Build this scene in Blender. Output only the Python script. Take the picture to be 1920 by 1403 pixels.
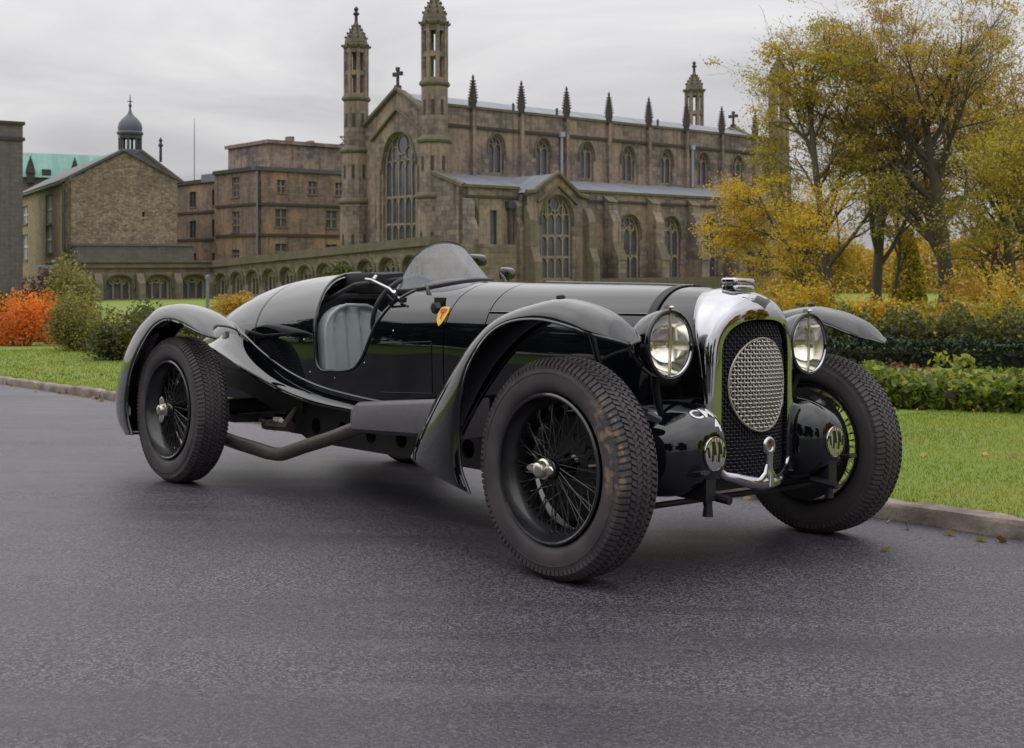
import bpy, bmesh, math, random
import numpy as np
from mathutils import Matrix, Vector
from mathutils.bvhtree import BVHTree
R = math.radians
for o in list(bpy.data.objects): bpy.data.objects.remove(o, do_unlink=True)
SC = bpy.context.scene
COL = SC.collection

# ------------------------------------------------------------------ camera, sky, sun, exposure
cam_d = bpy.data.cameras.new('camera')
cam = bpy.data.objects.new('camera', cam_d); COL.objects.link(cam)
cam.location = (0, 0, 1.0); cam.rotation_euler = (R(90), 0, 0)
cam_d.sensor_width = 36.0; cam_d.lens = 41.98
cam_d.shift_y = -0.1096                     # rising-front lens: verticals stay vertical
cam_d.clip_start = 0.05; cam_d.clip_end = 3000
cam_d.dof.use_dof = True; cam_d.dof.focus_distance = 4.7; cam_d.dof.aperture_fstop = 9.0
SC.camera = cam

SUN_EL, SUN_AZ = 52.0, -60.0                # azimuth measured from +Y towards +X
world = bpy.data.worlds.new('World'); SC.world = world; world.use_nodes = True
wn, wl = world.node_tree.nodes, world.node_tree.links
wn.clear()
def wnode(t, **k):
    n = wn.new(t)
    for a, b in k.items(): setattr(n, a, b)
    return n
w_out = wnode('ShaderNodeOutputWorld'); w_bg = wnode('ShaderNodeBackground')
w_bg.inputs['Strength'].default_value = 0.1
w_sky = wnode('ShaderNodeTexSky', sky_type='NISHITA', sun_disc=False)
w_sky.sun_elevation = R(SUN_EL); w_sky.sun_rotation = R(SUN_AZ); w_sky.air_density = 1.0; w_sky.dust_density = 4.0
w_hs = wnode('ShaderNodeHueSaturation'); w_hs.inputs['Saturation'].default_value = 0.12
wl.new(w_sky.outputs[0], w_hs.inputs['Color'])
w_tc = wnode('ShaderNodeTexCoord'); w_sep = wnode('ShaderNodeSeparateXYZ')
wl.new(w_tc.outputs['Generated'], w_sep.inputs[0])
# overcast luminance: rises from the horizon to the zenith, the same all the way round
w_clamp = wnode('ShaderNodeMath', operation='MAXIMUM'); w_clamp.inputs[1].default_value = 0.0
wl.new(w_sep.outputs['Z'], w_clamp.inputs[0])
w_mul = wnode('ShaderNodeMath', operation='MULTIPLY_ADD'); w_mul.inputs[1].default_value = 16.5; w_mul.inputs[2].default_value = 5.0
wl.new(w_clamp.outputs[0], w_mul.inputs[0])
# cloud streaks: direction divided by height, so that they flatten towards the horizon
w_h = wnode('ShaderNodeMath', operation='ADD'); w_h.inputs[1].default_value = 0.12
wl.new(w_clamp.outputs[0], w_h.inputs[0])
w_dx = wnode('ShaderNodeMath', operation='DIVIDE'); w_dy = wnode('ShaderNodeMath', operation='DIVIDE')
wl.new(w_sep.outputs['X'], w_dx.inputs[0]); wl.new(w_h.outputs[0], w_dx.inputs[1])
wl.new(w_sep.outputs['Y'], w_dy.inputs[0]); wl.new(w_h.outputs[0], w_dy.inputs[1])
w_cmb = wnode('ShaderNodeCombineXYZ'); wl.new(w_dx.outputs[0], w_cmb.inputs[0]); wl.new(w_dy.outputs[0], w_cmb.inputs[1])
w_no = wnode('ShaderNodeTexNoise'); w_no.inputs['Scale'].default_value = 0.9; w_no.inputs['Detail'].default_value = 7.0
w_no.inputs['Roughness'].default_value = 0.55; w_no.inputs['Distortion'].default_value = 0.6
wl.new(w_cmb.outputs[0], w_no.inputs['Vector'])
w_cr = wnode('ShaderNodeValToRGB')
w_cr.color_ramp.elements[0].position = 0.33; w_cr.color_ramp.elements[0].color = (0.76, 0.755, 0.785, 1)
w_cr.color_ramp.elements[1].position = 0.66; w_cr.color_ramp.elements[1].color = (1.12, 1.105, 1.115, 1)
wl.new(w_no.outputs['Fac'], w_cr.inputs[0])
w_vm = wnode('ShaderNodeVectorMath', operation='SCALE')
wl.new(w_cr.outputs[0], w_vm.inputs[0]); wl.new(w_mul.outputs[0], w_vm.inputs['Scale'])
w_mix = wnode('ShaderNodeMix', data_type='RGBA'); w_mix.inputs[0].default_value = 0.9
wl.new(w_hs.outputs[0], w_mix.inputs[6]); wl.new(w_vm.outputs[0], w_mix.inputs[7])
wl.new(w_mix.outputs[2], w_bg.inputs['Color']); wl.new(w_bg.outputs[0], w_out.inputs[0])

sun_d = bpy.data.lights.new('sun', 'SUN'); sun_d.energy = 0.7; sun_d.angle = R(120); sun_d.color = (1.0, 0.97, 0.92)
sun = bpy.data.objects.new('sun', sun_d); COL.objects.link(sun)
_sd = Vector((math.sin(R(SUN_AZ))*math.cos(R(SUN_EL)), math.cos(R(SUN_AZ))*math.cos(R(SUN_EL)), math.sin(R(SUN_EL))))
sun.rotation_euler = _sd.to_track_quat('Z', 'Y').to_euler(); sun.location = (-20, -20, 40)

SC.view_settings.view_transform = 'Standard'; SC.view_settings.look = 'None'
SC.view_settings.exposure = 0.0; SC.view_settings.gamma = 1.0; SC.view_settings.use_curve_mapping = False

# ------------------------------------------------------------------ materials
MATS = {}
class NT:
    """small helper round a material node tree"""
    def __init__(s, name):
        s.m = bpy.data.materials.new(name); s.m.use_nodes = True
        s.t = s.m.node_tree; s.t.nodes.clear()
        s.out = s.t.nodes.new('ShaderNodeOutputMaterial')
        MATS[name] = s.m
    def n(s, t, ins=None, **k):
        nd = s.t.nodes.new(t)
        for a, b in k.items(): setattr(nd, a, b)
        for a, b in (ins or {}).items():
            if isinstance(b, bpy.types.NodeSocket): s.t.links.new(b, nd.inputs[a])
            else: nd.inputs[a].default_value = b
        return nd
    def link(s, a, b): s.t.links.new(a, b)
    def ramp(s, fac, stops, interp='LINEAR'):
        r = s.n('ShaderNodeValToRGB'); cr = r.color_ramp; cr.interpolation = interp
        while len(cr.elements) < len(stops): cr.elements.new(0.5)
        for e, (p, c) in zip(cr.elements, stops):
            e.position = p; e.color = (c[0], c[1], c[2], 1) if hasattr(c, '__len__') else (c, c, c, 1)
        s.link(fac, r.inputs[0]); return r.outputs[0]
    def mix(s, fac, a, b, mode='MIX'):
        m = s.n('ShaderNodeMix', data_type='RGBA', blend_type=mode)
        for i, v in ((0, fac), (6, a), (7, b)):
            if isinstance(v, bpy.types.NodeSocket): s.link(v, m.inputs[i])
            elif i == 0: m.inputs[i].default_value = v
            else: m.inputs[i].default_value = (v[0], v[1], v[2], 1)
        return m.outputs[2]
    def noise(s, vec, scale, detail=4, rough=0.55, dist=0.0):
        nd = s.n('ShaderNodeTexNoise', {'Scale': scale, 'Detail': detail, 'Roughness': rough, 'Distortion': dist})
        if vec is not None: s.link(vec, nd.inputs['Vector'])
        return nd.outputs['Fac']
    def coord(s, which='Object'): return s.n('ShaderNodeTexCoord').outputs[which]
    def bump(s, h, strength, dist=0.01): return s.n('ShaderNodeBump', {'Height': h, 'Strength': strength, 'Distance': dist}).outputs[0]
    def bsdf(s, color, rough=0.5, metal=0.0, normal=None, **kw):
        b = s.n('ShaderNodeBsdfPrincipled')
        for k, v in (('Base Color', color), ('Roughness', rough), ('Metallic', metal)):
            if isinstance(v, bpy.types.NodeSocket): s.link(v, b.inputs[k])
            elif k == 'Base Color': b.inputs[k].default_value = (v[0], v[1], v[2], 1)
            else: b.inputs[k].default_value = v
        if normal is not None: s.link(normal, b.inputs['Normal'])
        for k, v in kw.items():
            k = k.replace('_', ' ')
            if isinstance(v, bpy.types.NodeSocket): s.link(v, b.inputs[k])
            else: b.inputs[k].default_value = v
        s.link(b.outputs[0], s.out.inputs[0]); return b

def plain(name, col, rough=0.5, metal=0.0, var=0.15, scale=20.0, bump=0.0, **kw):
    t = NT(name); o = t.coord()
    nz = t.noise(o, scale, 4)
    c = t.mix(nz, [v*(1-var) for v in col], [min(1, v*(1+var)) for v in col])
    nb = t.bump(nz, bump) if bump else None
    t.bsdf(c, rough, metal, nb, **kw); return t.m

def paint(name, col, rough, dust=0.012):
    # old coachwork: gloss with faint polishing haze and a film of dust
    t = NT(name); o = t.coord()
    hz = t.noise(o, 5.0, 5); fine = t.noise(o, 60.0, 3)
    c = t.mix(t.ramp(hz, [(0.35, 0.0), (0.8, 0.5)]), col, [v + dust for v in col])
    r = t.ramp(hz, [(0.3, rough*0.7), (0.75, rough*1.6)])
    t.bsdf(c, r, 0.0, t.bump(fine, 0.006, 0.002), IOR=1.55, Coat_Weight=0.35, Coat_Roughness=0.02); return t.m
paint('black_paint', (0.003, 0.0035, 0.005), 0.035, 0.002)
paint('black_paint_dull', (0.012, 0.012, 0.014), 0.30)
plain('heat_black', (0.075, 0.070, 0.080), 0.45, 0.0, 0.3, 30, 0.03)
plain('exhaust_metal', (0.07, 0.06, 0.055), 0.45, 0.4, 0.4, 25, 0.05)
plain('chassis_black', (0.012, 0.012, 0.014), 0.45, 0.0, 0.4, 18, 0.05)
plain('interior_black', (0.010, 0.010, 0.012), 0.7, 0.0, 0.3, 30, 0.05)
plain('chrome', (0.44, 0.44, 0.465), 0.06, 1.0, 0.02, 8)
plain('nickel', (0.66, 0.62, 0.55), 0.30, 1.0, 0.15, 25, 0.02)
plain('mesh_silver', (0.46, 0.43, 0.39), 0.45, 0.7, 0.15, 60, 0.0)
plain('mesh_black', (0.016, 0.016, 0.020), 0.40, 0.0, 0.2, 60)
plain('reflector', (0.93, 0.92, 0.88), 0.10, 1.0, 0.05, 6)
plain('spot_silver', (0.80, 0.80, 0.80), 0.16, 1.0, 0.08, 30)
plain('red_enamel', (0.45, 0.03, 0.015), 0.35)
plain('yellow_enamel', (0.72, 0.44, 0.015), 0.35, 0, 0.05)
plain('badge_dark', (0.05, 0.045, 0.045), 0.35, 0.5)
plain('badge_brown', (0.18, 0.09, 0.05), 0.4)
plain('white_letter', (0.75, 0.75, 0.74), 0.5, 0, 0.08)
plain('rubber_trim', (0.02, 0.02, 0.022), 0.6)
def leather():
    t = NT('seat_leather'); o = t.coord()
    nz = t.noise(o, 9, 5); gr = t.noise(o, 160, 2)
    c = t.mix(nz, (0.20, 0.235, 0.235), (0.31, 0.345, 0.34))
    t.bsdf(c, 0.42, 0, t.bump(gr, 0.12, 0.002))
leather()
def tyre():
    t = NT('tyre_rubber'); o = t.coord()
    nz = t.noise(o, 7, 6); fn = t.noise(o, 90, 3)
    c = t.mix(t.ramp(nz, [(0.35, 0.0), (0.7, 1.0)]), (0.040, 0.035, 0.039), (0.074, 0.065, 0.067))
    c = t.mix(t.ramp(fn, [(0.55, 0.0), (0.8, 0.35)]), c, (0.09, 0.08, 0.07))
    t.bsdf(c, 0.62, 0, t.bump(fn, 0.2, 0.003))
    # the same rubber with a smear of dried clay on the forward shoulder (its own shape)
    t = NT('tyre_rubber_clay'); o = t.coord()
    nz = t.noise(o, 7, 6); fn = t.noise(o, 90, 3)
    c = t.mix(t.ramp(nz, [(0.35, 0.0), (0.7, 1.0)]), (0.040, 0.035, 0.039), (0.074, 0.065, 0.067))
    sp = t.n('ShaderNodeSeparateXYZ', {0: o})
    # angle round the wheel
    an = t.n('ShaderNodeMath', {0: sp.outputs[2], 1: sp.outputs[0]}, operation='ARCTAN2').outputs[0]
    a1 = t.ramp(t.n('ShaderNodeMapRange', {'Value': an, 'From Min': -0.6, 'From Max': 1.1}).outputs[0], [(0.18, 0), (0.34, 1), (0.72, 1), (0.88, 0.0)])
    yb = t.ramp(t.n('ShaderNodeMapRange', {'Value': sp.outputs[1], 'From Min': -0.1, 'From Max': -0.03}).outputs[0], [(0.02, 0), (0.10, 1), (0.30, 1), (0.42, 0)])
    mk = t.n('ShaderNodeMath', {0: a1, 1: yb}, operation='MULTIPLY').outputs[0]
    blot = t.ramp(t.noise(o, 30, 5), [(0.47, 0), (0.64, 0.5)])
    mk = t.n('ShaderNodeMath', {0: mk, 1: blot}, operation='MULTIPLY').outputs[0]
    c = t.mix(mk, c, (0.42, 0.28, 0.16))
    t.bsdf(c, 0.65, 0, t.bump(fn, 0.2, 0.003))
tyre()
def glass(name, tint, rough=0.02, alpha=0.12, ior=1.5, refl=1.0):
    t = NT(name)
    fc = t.n('ShaderNodeLayerWeight', {'Blend': 0.5}).outputs['Facing']
    fr = t.n('ShaderNodeMath', {0: fc, 1: 4.0}, operation='POWER').outputs[0]
    mp = t.n('ShaderNodeMapRange', {'Value': fr, 'To Min': alpha, 'To Max': 1.0}).outputs[0]
    tr = t.n('ShaderNodeBsdfTransparent', {'Color': (tint[0], tint[1], tint[2], 1)})
    gl = t.n('ShaderNodeBsdfGlossy', {'Color': (refl, refl, refl, 1), 'Roughness': rough})
    mx = t.n('ShaderNodeMixShader', {0: mp, 1: tr.outputs[0], 2: gl.outputs[0]})
    t.link(mx.outputs[0], t.out.inputs[0]); return t.m
glass('lens_glass', (0.97, 0.96, 0.92), 0.02, 0.05)
def perspex():
    # old scratched perspex: clear sheet with a milky bloom
    t = NT('perspex'); o = t.coord()
    fc = t.n('ShaderNodeLayerWeight', {'Blend': 0.5}).outputs['Facing']; fr = t.n('ShaderNodeMath', {0: fc, 1: 4.0}, operation='POWER').outputs[0]
    mp = t.n('ShaderNodeMapRange', {'Value': fr, 'To Min': 0.04, 'To Max': 0.8}).outputs[0]
    tr = t.n('ShaderNodeBsdfTransparent', {'Color': (0.86, 0.87, 0.90, 1)}); df = t.n('ShaderNodeBsdfDiffuse', {'Color': (0.50, 0.51, 0.54, 1)}); gl = t.n('ShaderNodeBsdfGlossy', {'Color': (0.6, 0.6, 0.6, 1), 'Roughness': 0.05})
    hz = t.ramp(t.noise(o, 6, 5), [(0.3, 0.10), (0.7, 0.22)])
    m1 = t.n('ShaderNodeMixShader', {0: hz, 1: tr.outputs[0], 2: df.outputs[0]}); m2 = t.n('ShaderNodeMixShader', {0: mp, 1: m1.outputs[0], 2: gl.outputs[0]})
    t.link(m2.outputs[0], t.out.inputs[0])
perspex()
def window_mat():
    t = NT('window_glass'); o = t.coord()
    nz = t.noise(o, 1.2, 3)
    c = t.mix(nz, (0.035, 0.035, 0.045), (0.13, 0.13, 0.155))
    t.bsdf(c, t.ramp(nz, [(0.3, 0.08), (0.7, 0.3)]), 0, t.bump(t.noise(o, 2.0, 2), 0.08, 0.05))
window_mat()

def stone(name, c1, c2, mortar, bw=0.62, bh=0.31, soot=0.5, moss=0.0, stain=(0.045, 0.038, 0.036), warm=None):
    t = NT(name); uv = t.coord('UV'); o = t.coord('Object')
    br = t.n('ShaderNodeTexBrick', {'Vector': uv, 'Color1': (*c1, 1), 'Color2': (*c2, 1), 'Mortar': (*mortar, 1), 'Scale': 1.0,
             'Mortar Size': 0.014, 'Mortar Smooth': 0.3, 'Bias': 0.0, 'Brick Width': bw, 'Row Height': bh})
    big = t.noise(o, 0.22, 7, 0.62); mid = t.noise(o, 2.4, 6, 0.62); fin = t.noise(uv, 6.0, 5, 0.6)
    mp = t.n('ShaderNodeMapping', {'Vector': o, 'Scale': (2.2, 2.2, 0.18)})
    streak = t.noise(mp.outputs[0], 1.0, 6, 0.6)
    c = t.mix(t.ramp(fin, [(0.3, 0.0), (0.75, 0.55)]), br.outputs['Color'], [v*0.6 for v in c1])
    if warm: c = t.mix(t.ramp(big, [(0.47, 0.0), (0.58, 0.75)]), c, warm)
    c = t.mix(t.ramp(mid, [(0.45, 0.0), (0.75, soot*0.6)]), c, stain)
    c = t.mix(t.ramp(streak, [(0.50, 0.0), (0.72, soot*0.9)]), c, stain)
    if moss: c = t.mix(t.ramp(t.noise(o, 2.5, 6, 0.65), [(0.42, 0.0), (0.62, moss)]), c, (0.10, 0.095, 0.022))
    hgt = t.mix(0.5, br.outputs['Fac'], fin)
    inv = t.n('ShaderNodeInvert', {'Color': hgt}).outputs[0]
    t.bsdf(c, 0.9, 0, t.bump(inv, 0.5, 0.03)); return t.m
stone('stone_chapel', (0.30, 0.240, 0.200), (0.115, 0.095, 0.085), (0.070, 0.058, 0.053), 0.8, 0.40, soot=0.84, warm=(0.34, 0.255, 0.185))
stone('stone_trim', (0.235, 0.190, 0.140), (0.175, 0.145, 0.115), (0.12, 0.10, 0.085), 0.9, 0.45, soot=0.65, moss=0.25)
stone('stone_mossy', (0.185, 0.155, 0.115), (0.140, 0.120, 0.095), (0.10, 0.085, 0.07), 0.9, 0.3, soot=0.6, moss=0.55)
stone('stone_cloister', (0.30, 0.245, 0.185), (0.165, 0.135, 0.108), (0.10, 0.085, 0.07), 0.7, 0.3, soot=0.75, moss=0.34)
stone('stone_dark', (0.075, 0.062, 0.056), (0.058, 0.050, 0.047), (0.045, 0.04, 0.037), 0.5, 0.3, soot=0.5)
stone('stone_tracery', (0.34, 0.28, 0.205), (0.27, 0.22, 0.17), (0.2, 0.17, 0.14), 0.6, 0.4, soot=0.55)
stone('stone_college', (0.28, 0.205, 0.155), (0.17, 0.13, 0.105), (0.12, 0.10, 0.085), soot=0.72, warm=(0.40, 0.255, 0.155))
stone('stone_grey', (0.165, 0.150, 0.140), (0.125, 0.115, 0.110), (0.10, 0.09, 0.085), 0.7, 0.33, soot=0.45)
def rubble(name, cols, scale=3.0):
    t = NT(name); uv = t.coord('UV'); o = t.coord()
    mp = t.n('ShaderNodeMapping', {'Vector': uv, 'Scale': (scale, scale*1.8, scale)})
    v = t.n('ShaderNodeTexVoronoi', {'Vector': mp.outputs[0], 'Scale': 1.0, 'Randomness': 0.9})
    e = t.n('ShaderNodeTexVoronoi', {'Vector': mp.outputs[0], 'Scale': 1.0, 'Randomness': 0.9}, feature='DISTANCE_TO_EDGE')
    sp = t.n('ShaderNodeSeparateColor', {0: v.outputs['Color']})
    c = t.ramp(sp.outputs[0], [(0.0, cols[0]), (0.35, cols[1]), (0.7, cols[2]), (1.0, cols[3])])
    ed = t.ramp(e.outputs['Distance'], [(0.02, 1.0), (0.09, 0.0)])
    c = t.mix(ed, c, [x*0.62 for x in cols[1]])
    c = t.mix(t.ramp(t.noise(o, 0.35, 6, 0.6), [(0.45, 0), (0.75, 0.55)]), c, [x*0.5 for x in cols[0]])
    t.bsdf(c, 0.92, 0, t.bump(e.outputs['Distance'], 0.5, 0.05)); return t.m
rubble('rubble_stone', [(0.13, 0.10, 0.075), (0.27, 0.215, 0.155), (0.36, 0.285, 0.20), (0.19, 0.145, 0.11)], 3.4)
rubble('rubble_render', [(0.27, 0.205, 0.125), (0.33, 0.265, 0.15), (0.37, 0.29, 0.165), (0.30, 0.225, 0.135)], 2.0)
def roof(name, col, bw=0.4, bh=0.25):
    t = NT(name); uv = t.coord('UV'); o = t.coord()
    br = t.n('ShaderNodeTexBrick', {'Vector': uv, 'Color1': (*col, 1), 'Color2': (*[v*0.75 for v in col], 1), 'Mortar': (*[v*0.5 for v in col], 1),
             'Scale': 1.0, 'Mortar Size': 0.012, 'Brick Width': bw, 'Row Height': bh})
    c = t.mix(t.ramp(t.noise(o, 0.8, 6), [(0.4, 0), (0.75, 0.5)]), br.outputs['Color'], [v*0.55 for v in col])
    t.bsdf(c, 0.6, 0, t.bump(br.outputs['Fac'], 0.3, 0.02))
roof('slate', (0.105, 0.10, 0.105)); roof('lead', (0.22, 0.235, 0.27), 0.7, 9.0); roof('copper_green', (0.20, 0.40, 0.335), 0.6, 8.0)
roof('dome_lead', (0.11, 0.125, 0.15), 0.5, 6.0)
plain('pipe_paint', (0.05, 0.05, 0.055), 0.5, 0, 0.2, 5); plain('pipe_pale', (0.30, 0.33, 0.38), 0.5, 0, 0.2, 5)
plain('iron_rail', (0.04, 0.045, 0.045), 0.5); plain('blind_white', (0.42, 0.43, 0.45), 0.7, 0, 0.1, 3); plain('sash_white', (0.55, 0.55, 0.54), 0.6)
plain('pole_grey', (0.16, 0.18, 0.21), 0.5)

def asphalt():
    t = NT('asphalt'); o = t.coord()
    g1 = t.noise(o, 150.0, 2, 0.5); g2 = t.noise(o, 72.0, 3, 0.55)
    v = t.n('ShaderNodeTexVoronoi', {'Vector': o, 'Scale': 112.0, 'Randomness': 1.0}); sp = t.n('ShaderNodeSeparateColor', {0: v.outputs['Color']})
    c = t.ramp(g1, [(0.38, (0.008, 0.007, 0.011)), (0.48, (0.050, 0.047, 0.060)), (0.57, (0.094, 0.088, 0.108)), (0.68, (0.21, 0.20, 0.232))])
    c = t.mix(t.ramp(g2, [(0.42, 0.85), (0.52, 0.0)]), c, (0.018, 0.016, 0.022))                     # open pores between the chippings
    c = t.mix(t.ramp(sp.outputs[0], [(0.70, 0), (0.92, 0.55)]), c, (0.165, 0.155, 0.172))           # paler chippings
    big = t.noise(o, 0.55, 6, 0.6); mid = t.noise(o, 3.0, 5, 0.65)
    mp = t.n('ShaderNodeMapping', {'Vector': o, 'Rotation': (0, 0, 0.845), 'Scale': (0.16, 1.5, 1.0)})
    st = t.noise(mp.outputs[0], 1.3, 6, 0.6); st2 = t.noise(mp.outputs[0], 3.4, 5, 0.6)
    c = t.mix(t.ramp(mid, [(0.45, 0), (0.78, 0.30)]), c, (0.034, 0.031, 0.039))
    c = t.mix(t.ramp(big, [(0.40, 0), (0.66, 0.42)]), c, (0.036, 0.033, 0.041))
    c = t.mix(t.ramp(st, [(0.44, 0), (0.62, 0.62)]), c, (0.028, 0.026, 0.035))                      # wheel tracks along the drive
    c = t.mix(t.ramp(st2, [(0.55, 0), (0.72, 0.28)]), c, (0.115, 0.107, 0.121))
    c = t.mix(t.ramp(t.noise(o, 1.7, 5, 0.6), [(0.58, 0), (0.76, 0.25)]), c, (0.085, 0.048, 0.052))
    rg = t.ramp(t.mix(0.5, big, st), [(0.35, 0.60), (0.62, 0.36)])
    t.bsdf(c, rg, 0, t.bump(t.mix(0.5, g1, g2), 0.55, 0.010), Specular_IOR_Level=0.38)
asphalt()
def lawn():
    t = NT('lawn_soil'); o = t.coord()
    a = t.noise(o, 0.7, 6, 0.6); b = t.noise(o, 14, 5, 0.7); d = t.noise(o, 90, 3, 0.7)
    c = t.mix(b, (0.100, 0.170, 0.010), (0.185, 0.260, 0.016))
    c = t.mix(t.ramp(a, [(0.42, 0), (0.68, 0.65)]), c, (0.235, 0.215, 0.040))
    c = t.mix(t.ramp(d, [(0.45, 0), (0.7, 0.5)]), c, (0.075, 0.105, 0.012))
    t.bsdf(c, 0.85, 0, t.bump(d, 0.8, 0.02))
lawn()
plain('soil', (0.035, 0.026, 0.02), 0.95, 0, 0.4, 12, 0.4)
def kerbm():
    t = NT('kerb_sandstone'); o = t.coord()
    a = t.noise(o, 4, 7, 0.65); b = t.noise(o, 40, 4, 0.6)
    c = t.mix(t.ramp(a, [(0.35, 0), (0.65, 1)]), (0.115, 0.090, 0.078), (0.33, 0.275, 0.225))
    c = t.mix(t.ramp(b, [(0.5, 0), (0.75, 0.5)]), c, (0.07, 0.06, 0.055))
    c = t.mix(t.ramp(t.noise(o, 9, 5), [(0.55, 0), (0.72, 0.55)]), c, (0.09, 0.095, 0.03))
    t.bsdf(c, 0.85, 0, t.bump(t.mix(0.5, a, b), 0.7, 0.012))
kerbm()
def leafm(name, stops, transl=0.5, rough=0.55):
    # colour picked per leaf from a random face attribute
    t = NT(name); at = t.n('ShaderNodeAttribute', attribute_name='rnd')
    c = t.ramp(at.outputs['Fac'], stops)
    d = t.n('ShaderNodeBsdfDiffuse', {'Color': c}); g = t.n('ShaderNodeBsdfGlossy', {'Color': (1, 1, 1, 1), 'Roughness': rough})
    tl = t.n('ShaderNodeBsdfTranslucent', {'Color': c})
    m1 = t.n('ShaderNodeMixShader', {0: transl, 1: d.outputs[0], 2: tl.outputs[0]})
    m2 = t.n('ShaderNodeMixShader', {0: 0.035, 1: m1.outputs[0], 2: g.outputs[0]})
    t.link(m2.outputs[0], t.out.inputs[0])
leafm('leaf_autumn', [(0, (0.20, 0.175, 0.024)), (0.35, (0.37, 0.275, 0.03)), (0.7, (0.52, 0.345, 0.032)), (1, (0.58, 0.43, 0.04))])
leafm('leaf_yellow', [(0, (0.24, 0.20, 0.018)), (0.3, (0.48, 0.33, 0.02)), (0.75, (0.66, 0.44, 0.025)), (1, (0.62, 0.33, 0.02))])
leafm('leaf_olive', [(0, (0.12, 0.135, 0.016)), (0.4, (0.28, 0.25, 0.02)), (0.75, (0.52, 0.38, 0.025)), (1, (0.62, 0.40, 0.02))])
leafm('leaf_brown', [(0, (0.24, 0.17, 0.024)), (0.4, (0.44, 0.275, 0.03)), (0.8, (0.58, 0.35, 0.03)), (1, (0.52, 0.42, 0.03))])
leafm('leaf_orange', [(0, (0.34, 0.075, 0.010)), (0.35, (0.68, 0.18, 0.015)), (0.8, (0.85, 0.28, 0.025)), (1, (0.75, 0.42, 0.04))])
leafm('leaf_willow', [(0, (0.10, 0.11, 0.025)), (0.5, (0.25, 0.235, 0.055)), (0.85, (0.40, 0.34, 0.08)), (1, (0.46, 0.30, 0.05))])
leafm('leaf_bush', [(0, (0.035, 0.048, 0.012)), (0.5, (0.105, 0.118, 0.024)), (0.85, (0.20, 0.19, 0.03)), (1, (0.48, 0.40, 0.03))])
leafm('leaf_bright', [(0, (0.045, 0.085, 0.010)), (0.4, (0.12, 0.18, 0.018)), (0.8, (0.25, 0.29, 0.028)), (1, (0.40, 0.38, 0.045))])
leafm('leaf_hedge', [(0, (0.006, 0.014, 0.006)), (0.6, (0.016, 0.032, 0.010)), (1, (0.030, 0.050, 0.014))], 0.15)
leafm('leaf_rust', [(0, (0.07, 0.025, 0.010)), (0.5, (0.17, 0.060, 0.018)), (1, (0.22, 0.12, 0.03))])
leafm('leaf_purple', [(0, (0.05, 0.02, 0.025)), (0.6, (0.12, 0.05, 0.055)), (1, (0.10, 0.10, 0.03))])
leafm('grass_blade', [(0, (0.105, 0.165, 0.010)), (0.5, (0.205, 0.270, 0.014)), (0.85, (0.30, 0.335, 0.022)), (1, (0.40, 0.34, 0.05))], 0.3)
leafm('fallen_leaf', [(0, (0.15, 0.07, 0.02)), (0.5, (0.36, 0.20, 0.03)), (1, (0.45, 0.36, 0.10))], 0.2)
def bark():
    t = NT('bark'); o = t.coord()
    mp = t.n('ShaderNodeMapping', {'Vector': o, 'Scale': (5, 5, 1.2)})
    a = t.noise(mp.outputs[0], 2.0, 6, 0.65)
    t.bsdf(t.mix(a, (0.045, 0.038, 0.028), (0.125, 0.105, 0.078)), 0.92, 0, t.bump(a, 0.6, 0.05))
bark()

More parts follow.
